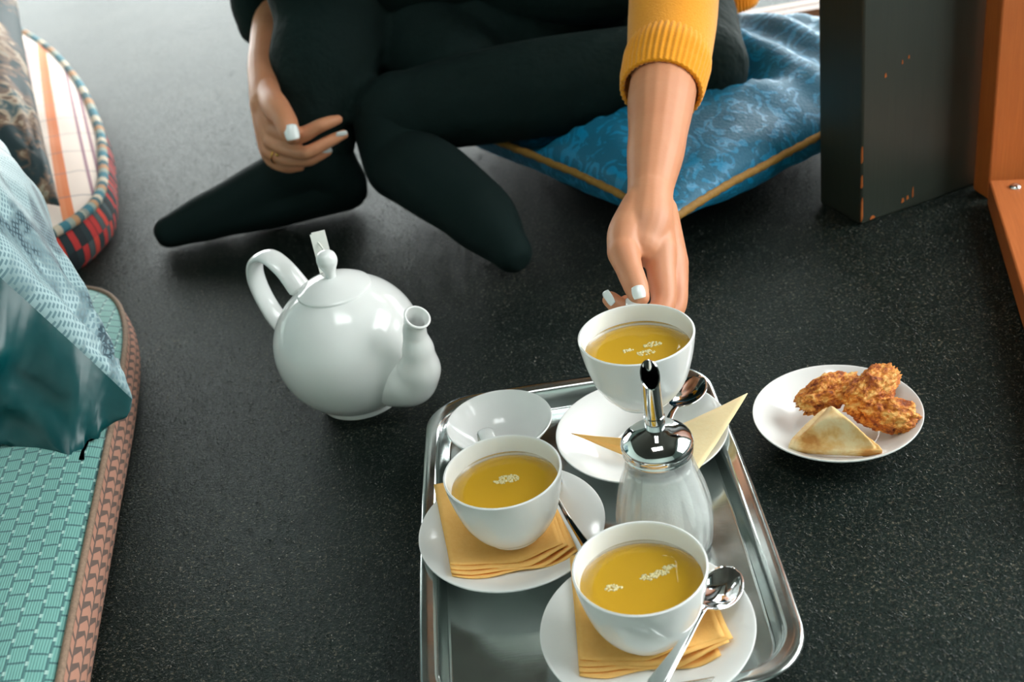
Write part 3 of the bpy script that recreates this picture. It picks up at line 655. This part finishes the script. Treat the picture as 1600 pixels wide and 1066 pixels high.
# sugar dispenser
sd = thing('sugar_dispenser', 'glass sugar dispenser with chrome lid and pouring tube on the tray', 'dispenser', (0.0905, 0.6480, TZ))
flute = lambda a, z: 1+0.022*math.cos(a*14)*min(1, max(0, (0.092-z)/0.03))
jp = fine([(0, 0.004), (0.026, 0.004), (0.028, 0.0), (0.0315, 0.001), (0.0340, 0.008), (0.0360, 0.024), (0.0358, 0.040), (0.0325, 0.058), (0.0275, 0.075), (0.0245, 0.088), (0.0238, 0.1005), (0.0222, 0.1005), (0.0225, 0.088), (0.0252, 0.075), (0.0302, 0.058), (0.0336, 0.040), (0.0337, 0.024), (0.0318, 0.010), (0.028, 0.0075), (0, 0.0075)], 5)
pyd('glass_jar', *lathe_vf(jp, 112, flute), 'glass', sd)
lp = fine([(0.0236, 0.0935), (0.0254, 0.0935), (0.0258, 0.0950), (0.0252, 0.0965), (0.0258, 0.0980), (0.0264, 0.1000), (0.0262, 0.1030), (0.0240, 0.1065), (0.0180, 0.1110), (0.0100, 0.1140), (0.0070, 0.1150)], 5)
pyd('lid', *lathe_vf(lp, 72), 'chrome', sd)
seg = 36; V = []; F = []
for z, r in ((0.064, 0.0068), (0.112, 0.0068), (0.1150, 0.0068), (0.120, 0.0074), (0.1255, 0.0074), (0.126, 0.0069)):
    for i in range(seg): a = 2*PI*i/seg; V.append(Vector((r*math.cos(a), r*math.sin(a), z)))
for r in (0.0069, 0.0060):
    for i in range(seg): a = 2*PI*i/seg; V.append(Vector((r*math.cos(a), r*math.sin(a), 0.1605+0.0085*math.sin(a))))
for i in range(seg): a = 2*PI*i/seg; V.append(Vector((0.0060*math.cos(a), 0.0060*math.sin(a), 0.064)))
for k in range(8):
    for i in range(seg): j = (i+1) % seg; F.append((k*seg+i, k*seg+j, (k+1)*seg+j, (k+1)*seg+i))
pyd('pouring_tube', V, F, 'chrome', sd).data.set_sharp_from_angle(angle=R(35))
sg = pyd('sugar', *lathe_vf(fine([(0, 0.0085), (0.027, 0.0085), (0.0310, 0.0110), (0.0328, 0.024), (0.0327, 0.040), (0.0293, 0.058), (0.0243, 0.075), (0.0222, 0.083), (0.0075, 0.078), (0.0072, 0.070), (0.0, 0.070)], 4), 64), 'sugar')
sg.location = sd.location; sg['kind'] = 'stuff'; tag(sg, 'white sugar filling the glass dispenser', 'sugar')

# teapot
PA = R(-42); tp = thing('teapot', 'round white porcelain teapot with domed lid and short spout', 'teapot', (-0.156, 0.943, 0), PA)
RB = 0.0722
bp = [(0, 0.003), (0.034, 0.003), (0.036, 0.0), (0.0405, 0.0), (0.0415, 0.003)]
for a in range(-54, 58, 6): bp.append((RB*math.cos(R(a))*1.0, 0.0630+(0.0700 if a < 0 else 0.0683)*math.sin(R(a))))
bp += [(0.0365, 0.1225), (0.0345, 0.1232), (0.0338, 0.1215), (0.0330, 0.119), (0.0, 0.119)]
pyd('pot_body', *lathe_vf(fine(bp, 3), 96), 'china', tp)
lid = pyd('lid', *lathe_vf(fine([(0, 0.1195), (0.0328, 0.1200), (0.0352, 0.1242), (0.0348, 0.1256), (0.0320, 0.1275), (0.0250, 0.1315), (0.0150, 0.1350), (0.0060, 0.1368), (0.0, 0.1370)], 4), 72), 'china', tp)
pyd('knob', *lathe_vf(fine([(0.0052, 0.1350), (0.0050, 0.1390), (0.0062, 0.1440), (0.0092, 0.1505), (0.0098, 0.1555), (0.0082, 0.1605), (0.0045, 0.1632), (0, 0.1638)], 5), 32), 'china', lid)
sp = cr_path([(0.052, 0, 0.036), (0.074, 0, 0.041), (0.0895, 0, 0.056), (0.0945, 0, 0.078), (0.0950, 0, 0.097), (0.0985, 0, 0.1095), (0.1030, 0, 0.1165)], 8)
spv, spf = sweep_vf(sp, lerp_list([0.027, 0.0255, 0.0205, 0.0150, 0.0112, 0.0104, 0.0126], 8), 28, 'open', 1.0, (0, 1, 0))
so = pyd('spout', spv, spf, 'china', tp); m = so.modifiers.new('t', 'SOLIDIFY'); m.thickness = 0.0022; m.offset = -1
hd = cr_path([(-0.052, 0, 0.1140), (-0.068, 0, 0.1330), (-0.088, 0, 0.1420), (-0.108, 0, 0.1330), (-0.1165, 0, 0.1120), (-0.1110, 0, 0.0850), (-0.0960, 0, 0.0620), (-0.0680, 0, 0.0480)], 8)
pyd('handle', *sweep_vf(hd, lerp_list([0.0055, 0.0050, 0.0048, 0.0047, 0.0046, 0.0046, 0.0048, 0.0055], 8), 20, 'round', 2.35, (0, 1, 0)), 'china', tp)
tg = thing('tea_bag_tag', 'folded white paper tea bag tag standing behind the teapot knob', 'tag')
a0, a1, a2, a3 = at(484, 367, 1.062), at(505, 362, 1.062), at(520, 418, 1.060), at(500, 428, 1.060)
def slab(q, t, name, m, parent):
    nrm = (q[1]-q[0]).cross(q[3]-q[0]).normalized()*t; V = [p for p in q]+[p+nrm for p in q]
    return pyd(name, V, [(0, 1, 2, 3), (7, 6, 5, 4), (0, 4, 5, 1), (1, 5, 6, 2), (2, 6, 7, 3), (3, 7, 4, 0)], m, parent, False)
slab([a0, a1, a2, a3], 0.0006, 'front_flap', 'paper', tg)
slab([at(486, 364, 1.072), at(507, 359, 1.072), a2+Vector((0.001, 0.002, 0)), a3+Vector((0, 0.002, 0))], 0.0006, 'back_flap', 'paper', tg)
pyd('string', *sweep_vf(cr_path([at(492, 372, 1.066), at(514, 402, 1.050), at(524, 420, 1.047)], 6), 0.0009, 6), 'paper', tg)

# plate and food
plp = fine([(0, 0.003), (0.030, 0.003), (0.033, 0), (0.037, 0), (0.039, 0.0035), (0.052, 0.0120), (0.064, 0.0205), (0.0685, 0.0240), (0.0692, 0.0252), (0.0683, 0.0258), (0.063, 0.0228), (0.050, 0.0142), (0.038, 0.0075), (0.030, 0.0058), (0, 0.0054)], 5)
PL = Vector((0.2585, 0.7525, 0.0))
o = pyd('plate', *lathe_vf(plp, 88), 'china'); o.location = PL; tag(o, 'white porcelain plate of pastries standing on the carpet', 'plate')
def fritter(c, r, rz, tilt, seed, label):
    V, F = ell_vf((0, 0, 0), (1, 1, 1), None, 96, 64); out = []
    for v in V:
        d = v.normalized(); w = Vector((d.x*1.6+seed, d.y*1.6, d.z*1.6))
        k = 1+0.22*mnoise.fractal(w*1.3, 1.0, 2.0, 3)
        fine_ = mnoise.fractal(w*5.5, 0.8, 2.0, 4); cell = mnoise.voronoi(w*4.2)[0][0]
        k += 0.085*fine_ + 0.10*(0.5-cell)
        out.append(Vector((d.x*r[0]*k, d.y*r[1]*k, d.z*r[2]*k)))
    o = pyd('fritter', out, F, 'fried'); o.location = c; o.rotation_euler = (tilt[0], tilt[1], rz); tag(o, label, 'fritter', 'golden fried fritters on the plate')
fritter(PL+Vector((-0.0010, 0.0170, 0.0330)), (0.0290, 0.0150, 0.0125), R(12), (R(10), R(-10), 0), 1.0, 'dark brown crusty fritter lying behind the pastry triangle')
fritter(PL+Vector((0.0310, 0.0040, 0.0385)), (0.0285, 0.0170, 0.0135), R(28), (R(-6), R(-12), 0), 4.2, 'golden fritter resting on the other fritters, highest on the plate')
fritter(PL+Vector((0.0340, -0.0180, 0.0275)), (0.0260, 0.0165, 0.0130), R(-32), (0, R(4), 0), 8.6, 'golden fritter beside the pastry triangle, low against the plate')
# triangular pastry
ta, tb2, tc = P(1224, 703, 0.020), P(1388, 711, 0.024), P(1291, 634, 0.034); cen = (ta+tb2+tc)/3
V = []; F = []; k = 30; ix = {}
def tri_face(sign):
    for i in range(k+1):
        for j in range(k+1-i):
            u = i/k; v = j/k; w = 1-u-v
            p = ta*w+tb2*u+tc*v; m = max(0, 27*u*v*w)**0.5; edge_ = min(u, v, w)
            rim_ = 1-min(1, edge_/0.045)
            p2 = cen+(p-cen)*(1.03-0.13*max(0, (max(u, v, w)-0.72)/0.28)**2)
            pf = min(1, max(0, (edge_-0.055)/0.24)); pf = (pf*pf*(3-2*pf))**0.62
            h = (0.0240*pf if sign > 0 else -0.005*m) + (0.0032 if sign > 0 else -0.0030)
            if sign > 0: h -= 0.0024*math.exp(-((edge_-0.062)/0.016)**2); h += 0.0007*math.sin((u-v)*70)*math.exp(-(edge_/0.04)**2); h += 0.0015*mnoise.noise(p*70)
            ix[sign, i, j] = len(V); V.append(p2+Vector((0, -0.25*h, h)))
    for i in range(k):
        for j in range(k-i):
            t1 = (ix[sign, i, j], ix[sign, i+1, j], ix[sign, i, j+1]); F.append(t1 if sign > 0 else t1[::-1])
            if j < k-i-1:
                t2 = (ix[sign, i+1, j], ix[sign, i+1, j+1], ix[sign, i, j+1]); F.append(t2 if sign > 0 else t2[::-1])
tri_face(1); tri_face(-1)
bd = [(i, 0) for i in range(k)]+[(k-j, j) for j in range(k)]+[(0, k-j) for j in range(k)]
for a, b in zip(bd, bd[1:]+bd[:1]): F.append((ix[1, a[0], a[1]], ix[-1, a[0], a[1]], ix[-1, b[0], b[1]], ix[1, b[0], b[1]]))
o = pyd('pastry_triangle', V, F, 'pastry'); m = o.modifiers.new('s', 'SUBSURF'); m.levels = 1; m.render_levels = 1
tag(o, 'pale golden triangular filled pastry with crimped edge on the plate', 'pastry')

# loose fibres standing out of the carpet
rnd = random.Random(11); V = []; F = []
for i in range(330000):
    y = rnd.uniform(0.40, 3.7); x = rnd.uniform(-0.30-0.42*y, 0.28+0.25*y)
    if rnd.random() > min(1.0, max(0.0, (3.7-y)/2.3))**1.5: continue
    a = rnd.uniform(0, 2*PI); l = rnd.uniform(0.0012, 0.0034); w = 0.00022+0.0003*rnd.random()
    c_, s_ = math.cos(a), math.sin(a); h = l*rnd.uniform(0.25, 0.8); k = len(V)
    V += [(x-s_*w, y+c_*w, 0.0), (x+s_*w, y-c_*w, 0.0), (x+c_*l, y+s_*l, h)]; F.append((k, k+1, k+2))
fb = pyd('carpet_fibres', V, F, 'fibre', bpy.data.objects['floor'], False); fb['kind'] = 'stuff'
#--------PERSON
# ------------------------------------------------------------------ person
per = thing('person', 'person in mustard cardigan and black clothes sitting on blue cushion, lifting a cup', 'person', (0.19, 1.62, 0.0))
PO = Vector((0.19, 1.62, 0.0))
def rel(vf): return [Vector(v)-PO for v in vf[0]], vf[1]
body = []
def L_(pts, rad, k=6, seg=18, asp=1.0, up=None): body.append(limb([Vector(p) for p in pts], rad, k, seg, asp, up))
# --- arm and hand that hold the cup
E1 = Vector((0.243, 1.215, 0.318)); S1 = Vector((0.325, 1.465, 0.555))
L_([S1, (S1+E1)/2, E1], [0.048, 0.038, 0.034])
L_([E1, at(1052, 10, 1.163), at(1046, 80, 1.118), at(1034, 150, 1.080), at(1026, 225, 1.035), at(1016, 300, 0.992), at(1016, 330, 0.980)], [0.034, 0.034, 0.0355, 0.0325, 0.0270, 0.0205, 0.0200])
L_([at(1020, 270, 1.008), at(1015, 310, 0.984), at(1011, 350, 0.971), at(1003, 384, 0.960)], [0.016, 0.0195, 0.0230, 0.0185])            # carpus
L_([at(1010, 300, 0.985), at(996, 328, 0.976), at(980, 364, 0.962), at(974, 394, 0.948)], [0.013, 0.0160, 0.0170, 0.0142])              # thenar
L_([at(974, 394, 0.946), at(985, 426, 0.932), at(993, 446, 0.924), at(999, 464, 0.918)], [0.0140, 0.0112, 0.0106, 0.0088])   # thumb
L_([at(1016, 325, 0.978), at(1030, 392, 0.964)], [0.0180, 0.0150])
L_([at(1030, 392, 0.962), at(1034, 432, 0.951), at(1036, 476, 0.941), at(1012, 494, 0.934), at(976, 484, 0.930), at(954, 468, 0.934)], [0.0150, 0.0125, 0.0108, 0.0090, 0.0082, 0.0072])   # index
L_([at(1024, 325, 0.988), at(1047, 404, 0.981)], [0.0175, 0.0150])
L_([at(1047, 404, 0.980), at(1053, 440, 0.970), at(1052, 482, 0.962), at(1018, 500, 0.953), at(978, 474, 0.950)], [0.0148, 0.0122, 0.0105, 0.0088, 0.0074])   # middle
L_([at(1030, 330, 0.998), at(1052, 412, 0.998)], [0.0165, 0.0140])
L_([at(1052, 412, 0.998), at(1056, 445, 0.990), at(1050, 488, 0.982), at(1020, 504, 0.972), at(994, 492, 0.968)], [0.0138, 0.0112, 0.0098, 0.0084, 0.0072])
L_([at(1028, 335, 1.006), at(1048, 418, 1.014), at(1046, 450, 1.008), at(1038, 482, 0.998), at(1018, 496, 0.988)], [0.0150, 0.0120, 0.0100, 0.0088, 0.0070])
# --- resting arm and hand
E2 = Vector((-0.150, 1.70, 0.36)); S2 = Vector((-0.02, 1.52, 0.575))
L_([S2, (S2+E2)/2, E2], [0.050, 0.043, 0.038])
L_([E2, at(448, -40, 1.60), at(428, 30, 1.545), at(414, 90, 1.480), at(414, 138, 1.430), at(416, 160, 1.410)], [0.037, 0.034, 0.0275, 0.0220, 0.0205, 0.0200])
L_([at(416, 155, 1.412), at(424, 180, 1.402), at(431, 203, 1.394)], [0.0175, 0.0160, 0.0125])
L_([at(431, 203, 1.393), at(466, 212, 1.360), at(497, 198, 1.350), at(512, 192, 1.352), at(528, 187, 1.358)], [0.0122, 0.0100, 0.0084, 0.0078, 0.0060])           # index
L_([at(413, 155, 1.418), at(420, 190, 1.408), at(426, 221, 1.402)], [0.0175, 0.0155, 0.0120])
L_([at(426, 221, 1.400), at(452, 234, 1.378), at(478, 239, 1.362), at(510, 223, 1.362), at(537, 210, 1.368)], [0.0118, 0.0096, 0.0086, 0.0078, 0.0060])   # middle
L_([at(410, 160, 1.424), at(415, 200, 1.416), at(421, 235, 1.412)], [0.0165, 0.0145, 0.0115])
L_([at(421, 235, 1.411), at(450, 249, 1.398), at(480, 250, 1.390), at(497, 243, 1.390), at(512, 236, 1.393)], [0.0112, 0.0092, 0.0084, 0.0076, 0.0060])   # ring finger
L_([at(409, 165, 1.430), at(416, 217, 1.424), at(424, 247, 1.422), at(446, 260, 1.416), at(470, 261, 1.418)], [0.0150, 0.0125, 0.0102, 0.0084, 0.0056])   # little
L_([at(414, 128, 1.436), at(421, 150, 1.402), at(431, 167, 1.372), at(445, 187, 1.348), at(452, 204, 1.339), at(456, 214, 1.337)], [0.0140, 0.0158, 0.0166, 0.0142, 0.0128, 0.0100])   # thumb
# --- trunk, neck, head and (clothed) legs
NK = Vector((0.135, 1.475, 0.64)); HD = Vector((0.118, 1.425, 0.775))
L_([(0.19, 1.64, 0.21), (0.18, 1.60, 0.36), (0.155, 1.53, 0.52), (0.14, 1.49, 0.60)], [0.115, 0.105, 0.105, 0.06], asp=0.75, up=(0, 1, 0))
L_([S1, (0.15, 1.50, 0.585), S2], [0.048, 0.055, 0.048])
L_([(0.14, 1.49, 0.60), NK, HD], [0.055, 0.048, 0.050])
hq = Quaternion((1, 0, 0), R(22))
body.append(ell_vf(HD+Vector((0, 0.012, 0.02)), (0.072, 0.090, 0.100), hq))
body.append(ell_vf(HD+hq @ Vector((0, -0.030, -0.055)), (0.052, 0.055, 0.055), hq))
hl = lambda x, y, z: HD+hq @ Vector((x, y, z))
L_([hl(0, -0.086, 0.020), hl(0, -0.100, -0.012), hl(0, -0.090, -0.022)], [0.007, 0.0105, 0.008], 4, 12)
for sx in (-1, 1):
    body.append(ell_vf(hl(0.074*sx, 0.012, -0.002), (0.008, 0.019, 0.030), hq, 12, 8))
    L_([hl(0.045*sx, -0.072, 0.026), hl(0.016*sx, -0.083, 0.030)], [0.007, 0.007], 3, 10)
L_([hl(-0.018, -0.083, -0.052), hl(0, -0.088, -0.051), hl(0.018, -0.083, -0.052)], [0.004, 0.0075, 0.004], 4, 10)
KR = Vector((-0.190, 1.500, 0.450)); AR = Vector((-0.205, 1.410, 0.085)); HR = Vector((0.09, 1.64, 0.205))
KL = at(1092, 108, 1.385); AL = at(612, 180, 1.440); HL_ = Vector((0.285, 1.64, 0.205))
L_([HR, (HR+KR)/2, KR], [0.060, 0.045, 0.034]); L_([KR, at(514, 0, 1.485), at(507, 100, 1.48), AR], [0.034, 0.034, 0.034, 0.028])
L_([HL_, (HL_+KL)/2, KL], [0.070, 0.058, 0.046]); L_([KL, (KL+AL)/2, AL], [0.046, 0.040, 0.028])
L_([AR, (-0.19, 1.412, 0.036), (-0.30, 1.402, 0.034), (-0.41, 1.393, 0.022)], [0.028, 0.028, 0.028, 0.014])
L_([AL, (-0.085, 1.345, 0.09), (-0.02, 1.235, 0.05), (0.012, 1.165, 0.026)], [0.028, 0.030, 0.027, 0.013])
remesh('body', rel(join(*body)), 'skin', 0.0018, 4, per)

# --- clothes
cl = []
def K_(pts, rad, k=6, seg=20, asp=1.0, up=None): cl.append(limb([Vector(p) for p in pts], rad, k, seg, asp, up))
K_([HR, (HR+KR)/2+Vector((0, 0.01, -0.02)), KR], [0.092, 0.085, 0.070]); K_([KR, at(514, 0, 1.475), at(508, 100, 1.47), at(497, 190, 1.465), AR+Vector((0.004, 0.004, 0.02))], [0.070, 0.078, 0.074, 0.058, 0.047])
K_([HL_, (HL_+KL)/2, KL], [0.092, 0.082, 0.062]); K_([KL, (KL+AL)/2+Vector((0, 0, 0.006)), AL], [0.062, 0.062, 0.052])
K_([at(640, -20, 1.58), at(660, 60, 1.53), at(720, 110, 1.48)], [0.09, 0.08, 0.065]); K_([at(720, 0, 1.56), at(850, 40, 1.54)], [0.09, 0.09])
cl.append(ell_vf((0.19, 1.645, 0.235), (0.185, 0.135, 0.125)))
trousers = remesh('trousers', rel(join(*cl)), 'black', 0.006, 6, per)
cl = []
K_([(0.19, 1.62, 0.24), (0.175, 1.555, 0.38), (0.15, 1.505, 0.52), (0.145, 1.495, 0.585)], [0.150, 0.138, 0.140, 0.09], asp=0.80, up=(0, 1, 0))
K_([(0.05, 1.56, 0.27), (0.16, 1.47, 0.245), (0.28, 1.50, 0.235)], [0.075, 0.065, 0.075])                         # skirt over the lap
K_([(0.08, 1.58, 0.28), (-0.08, 1.54, 0.30), (-0.20, 1.50, 0.42)], [0.10, 0.085, 0.082])
K_([at(432, -110, 1.60), at(404, -10, 1.565), at(404, 40, 1.560)], [0.055, 0.040, 0.030])                         # fold hanging beside the knee
remesh('dress', rel(join(*cl)), 'black', 0.006, 6, per)
cl = []
K_([AR+Vector((0.004, 0.003, 0.045)), AR, (-0.190, 1.412, 0.040)], [0.044, 0.043, 0.037]); K_([AR, (-0.28, 1.405, 0.058), (-0.36, 1.398, 0.036), (-0.424, 1.392, 0.023)], [0.042, 0.036, 0.031, 0.0215])
K_([(-0.185, 1.412, 0.036), (-0.28, 1.402, 0.034), (-0.36, 1.397, 0.031), (-0.424, 1.391, 0.022)], [0.034, 0.034, 0.030, 0.021])
remesh('sock', rel(join(*cl)), 'sock', 0.004, 6, per)
cl = []
K_([AL+Vector((0.03, 0, 0.002)), AL, (-0.100, 1.365, 0.075)], [0.050, 0.050, 0.050]); K_([(-0.100, 1.370, 0.070), (-0.065, 1.30, 0.072), (-0.015, 1.225, 0.048), (0.018, 1.150, 0.025)], [0.050, 0.050, 0.043, 0.024])
remesh('sock', rel(join(*cl)), 'sock', 0.004, 6, per)
# cardigan: body, sleeves, ribbed cuff and hem
cl = []
K_([S1+Vector((-0.02, 0.02, 0)), S1, (S1+E1)/2, E1, at(1052, 10, 1.160), at(1045, 92, 1.115)], [0.060, 0.064, 0.060, 0.052, 0.0465, 0.0425], 6, 28)
K_([S2+Vector((0.02, 0.02, 0)), S2, (S2+E2)/2, E2], [0.060, 0.064, 0.058, 0.052], 6, 24)
K_([(0.20, 1.70, 0.22), (0.185, 1.625, 0.38), (0.155, 1.555, 0.54), (0.15, 1.53, 0.59)], [0.165, 0.150, 0.150, 0.09], asp=0.72, up=(0, 1, 0))
K_([(0.33, 1.54, 0.50), (0.345, 1.565, 0.34), (0.362, 1.575, 0.215)], [0.055, 0.050, 0.036]); K_([(-0.01, 1.58, 0.50), (-0.005, 1.63, 0.34), (0.0, 1.66, 0.215)], [0.055, 0.05, 0.036])
card = remesh('cardigan', rel(join(*cl)), 'mustard', 0.005, 5, per)
cp = cr_path([at(1046, 84, 1.119), at(1042, 100, 1.110), at(1037, 122, 1.100), at(1033, 143, 1.089)], 8); cr_ = lerp_list([0.0415, 0.0432, 0.0422, 0.0400], 8)
cvv, cff = sweep_vf(cp, cr_, 176, 'open', 1.0, None, False, fn=lambda th, q: 1+0.020*math.sin(th*44)*min(1, q*6))
cc = pyd('ribbed_cuff', *rel((cvv, cff)), 'mustard', card); m = cc.modifiers.new('t', 'SOLIDIFY'); m.thickness = 0.0035; m.offset = -1
hp_ = cr_path([(0.335, 1.472, 0), (0.365, 1.472, 0), (0.398, 1.49, 0), (0.418, 1.54, 0), (0.418, 1.62, 0)], 30); V = []; F = []; nh = len(hp_)
for j, z in enumerate((0.155, 0.162, 0.18, 0.20, 0.225, 0.245)):
    for i, p in enumerate(hp_):
        t = (hp_[min(i+1, nh-1)]-hp_[max(i-1, 0)]).normalized(); nrm = Vector((t.y, -t.x, 0)); V.append(Vector((p.x, p.y, z))+nrm*(0.0012*math.sin(i*PI/2.2))-PO)
for j in range(5):
    for i in range(nh-1): a = j*nh+i; F.append((a, a+1, a+nh+1, a+nh))
hm = pyd('ribbed_hem', V, F, 'mustard', card); m = hm.modifiers.new('t', 'SOLIDIFY'); m.thickness = 0.006; m.offset = -1
# hair
hv_ = [ell_vf(HD+hq @ Vector((0, 0.028, 0.032)), (0.083, 0.090, 0.100), hq), limb([hl(-0.07, 0.03, 0.02), hl(-0.085, 0.05, -0.09), hl(-0.09, 0.05, -0.20)], [0.03, 0.034, 0.02]), limb([hl(0.07, 0.03, 0.02), hl(0.085, 0.05, -0.09), hl(0.09, 0.05, -0.20)], [0.03, 0.034, 0.02]), limb([hl(0, 0.08, 0.04), hl(0, 0.11, -0.08), hl(0, 0.12, -0.22)], [0.06, 0.065, 0.04])]
remesh('hair', rel(join(*hv_)), 'hair', 0.006, 4, per)
for sx in (-1, 1):
    e = pyd('eye', *rel(ell_vf(hl(0.030*sx, -0.0715, 0.012), (0.0115, 0.010, 0.0062), hq, 14, 10)), 'paper', per)
    pyd('iris', *rel(ell_vf(hl(0.030*sx, -0.0800, 0.010), (0.0050, 0.0025, 0.0046), hq, 12, 8)), 'hair', e)
# nails
def nail(c, along, nrm, l, w):
    along = Vector(along).normalized(); nrm = Vector(nrm); nrm = (nrm-along*nrm.dot(along)).normalized(); side = along.cross(nrm); V = []; F = []; n = 10
    for j in range(n+1):
        for i in range(n+1):
            s = 2*i/n-1; t = 2*j/n-1; ss = s*math.sqrt(max(0, 1-0.30*t*t)); tt = t*math.sqrt(max(0, 1-0.22*s*s))
            V.append(Vector(c)+along*(tt*l/2)+side*(ss*w/2)+nrm*(-0.22*w*ss*ss-0.06*l*tt*tt)-PO)
    for j in range(n):
        for i in range(n): a = j*(n+1)+i; F.append((a, a+1, a+n+2, a+n+1))
    o = pyd('fingernail', V, F, 'nail', per); m = o.modifiers.new('t', 'SOLIDIFY'); m.thickness = 0.0009; m.offset = 0
tc = lambda p: (CAM-p).normalized()
q = at(455.5, 206, 1.3255); nail(q, at(459, 222, 1.326)-at(451, 190, 1.328), tc(q), 0.0195, 0.0172)
q = at(534, 212, 1.3610); nail(q, at(545, 210, 1.368)-at(522, 214, 1.360), tc(q)+Vector((0, 0, -0.9)), 0.0145, 0.011)
q = at(510, 238, 1.3860); nail(q, at(520, 233, 1.380)-at(498, 238, 1.376), tc(q)+Vector((0, 0, -0.9)), 0.0150, 0.011)
q = at(525, 191, 1.3570); nail(q, at(532, 190, 1.368)-at(514, 197, 1.362), Vector((0.5, -0.3, -0.9)), 0.011, 0.009)
q = at(997.5, 456, 0.9085); nail(q, at(1000, 468, 0.9095)-at(994, 444, 0.914), tc(q)+Vector((0, 0, 0.25)), 0.0115, 0.0105)
q = at(949, 467, 0.9270); nail(q, at(944, 457, 0.929)-at(956, 478, 0.926), tc(q)+Vector((-1.1, 0, 0)), 0.0135, 0.0095)
# ring on the resting hand
rc = at(434, 242, 1.4050); ax = (at(450, 249, 1.398)-at(421, 235, 1.411)).normalized(); n1 = ax.orthogonal().normalized(); n2 = ax.cross(n1)
rv, rf = sweep_vf([rc+n1*0.0110*math.cos(a)+n2*0.0110*math.sin(a) for a in np.linspace(0, 2*PI, 40, endpoint=False)], 0.0012, 8, 'open', 1, None, True)
rg = pyd('ring', *rel((rv, rf)), 'gold', per); pyd('ring_stone', *rel(ell_vf(rc+tc(rc)*0.0118, (0.0028, 0.0028, 0.0028), None, 10, 8)), 'gold', rg)
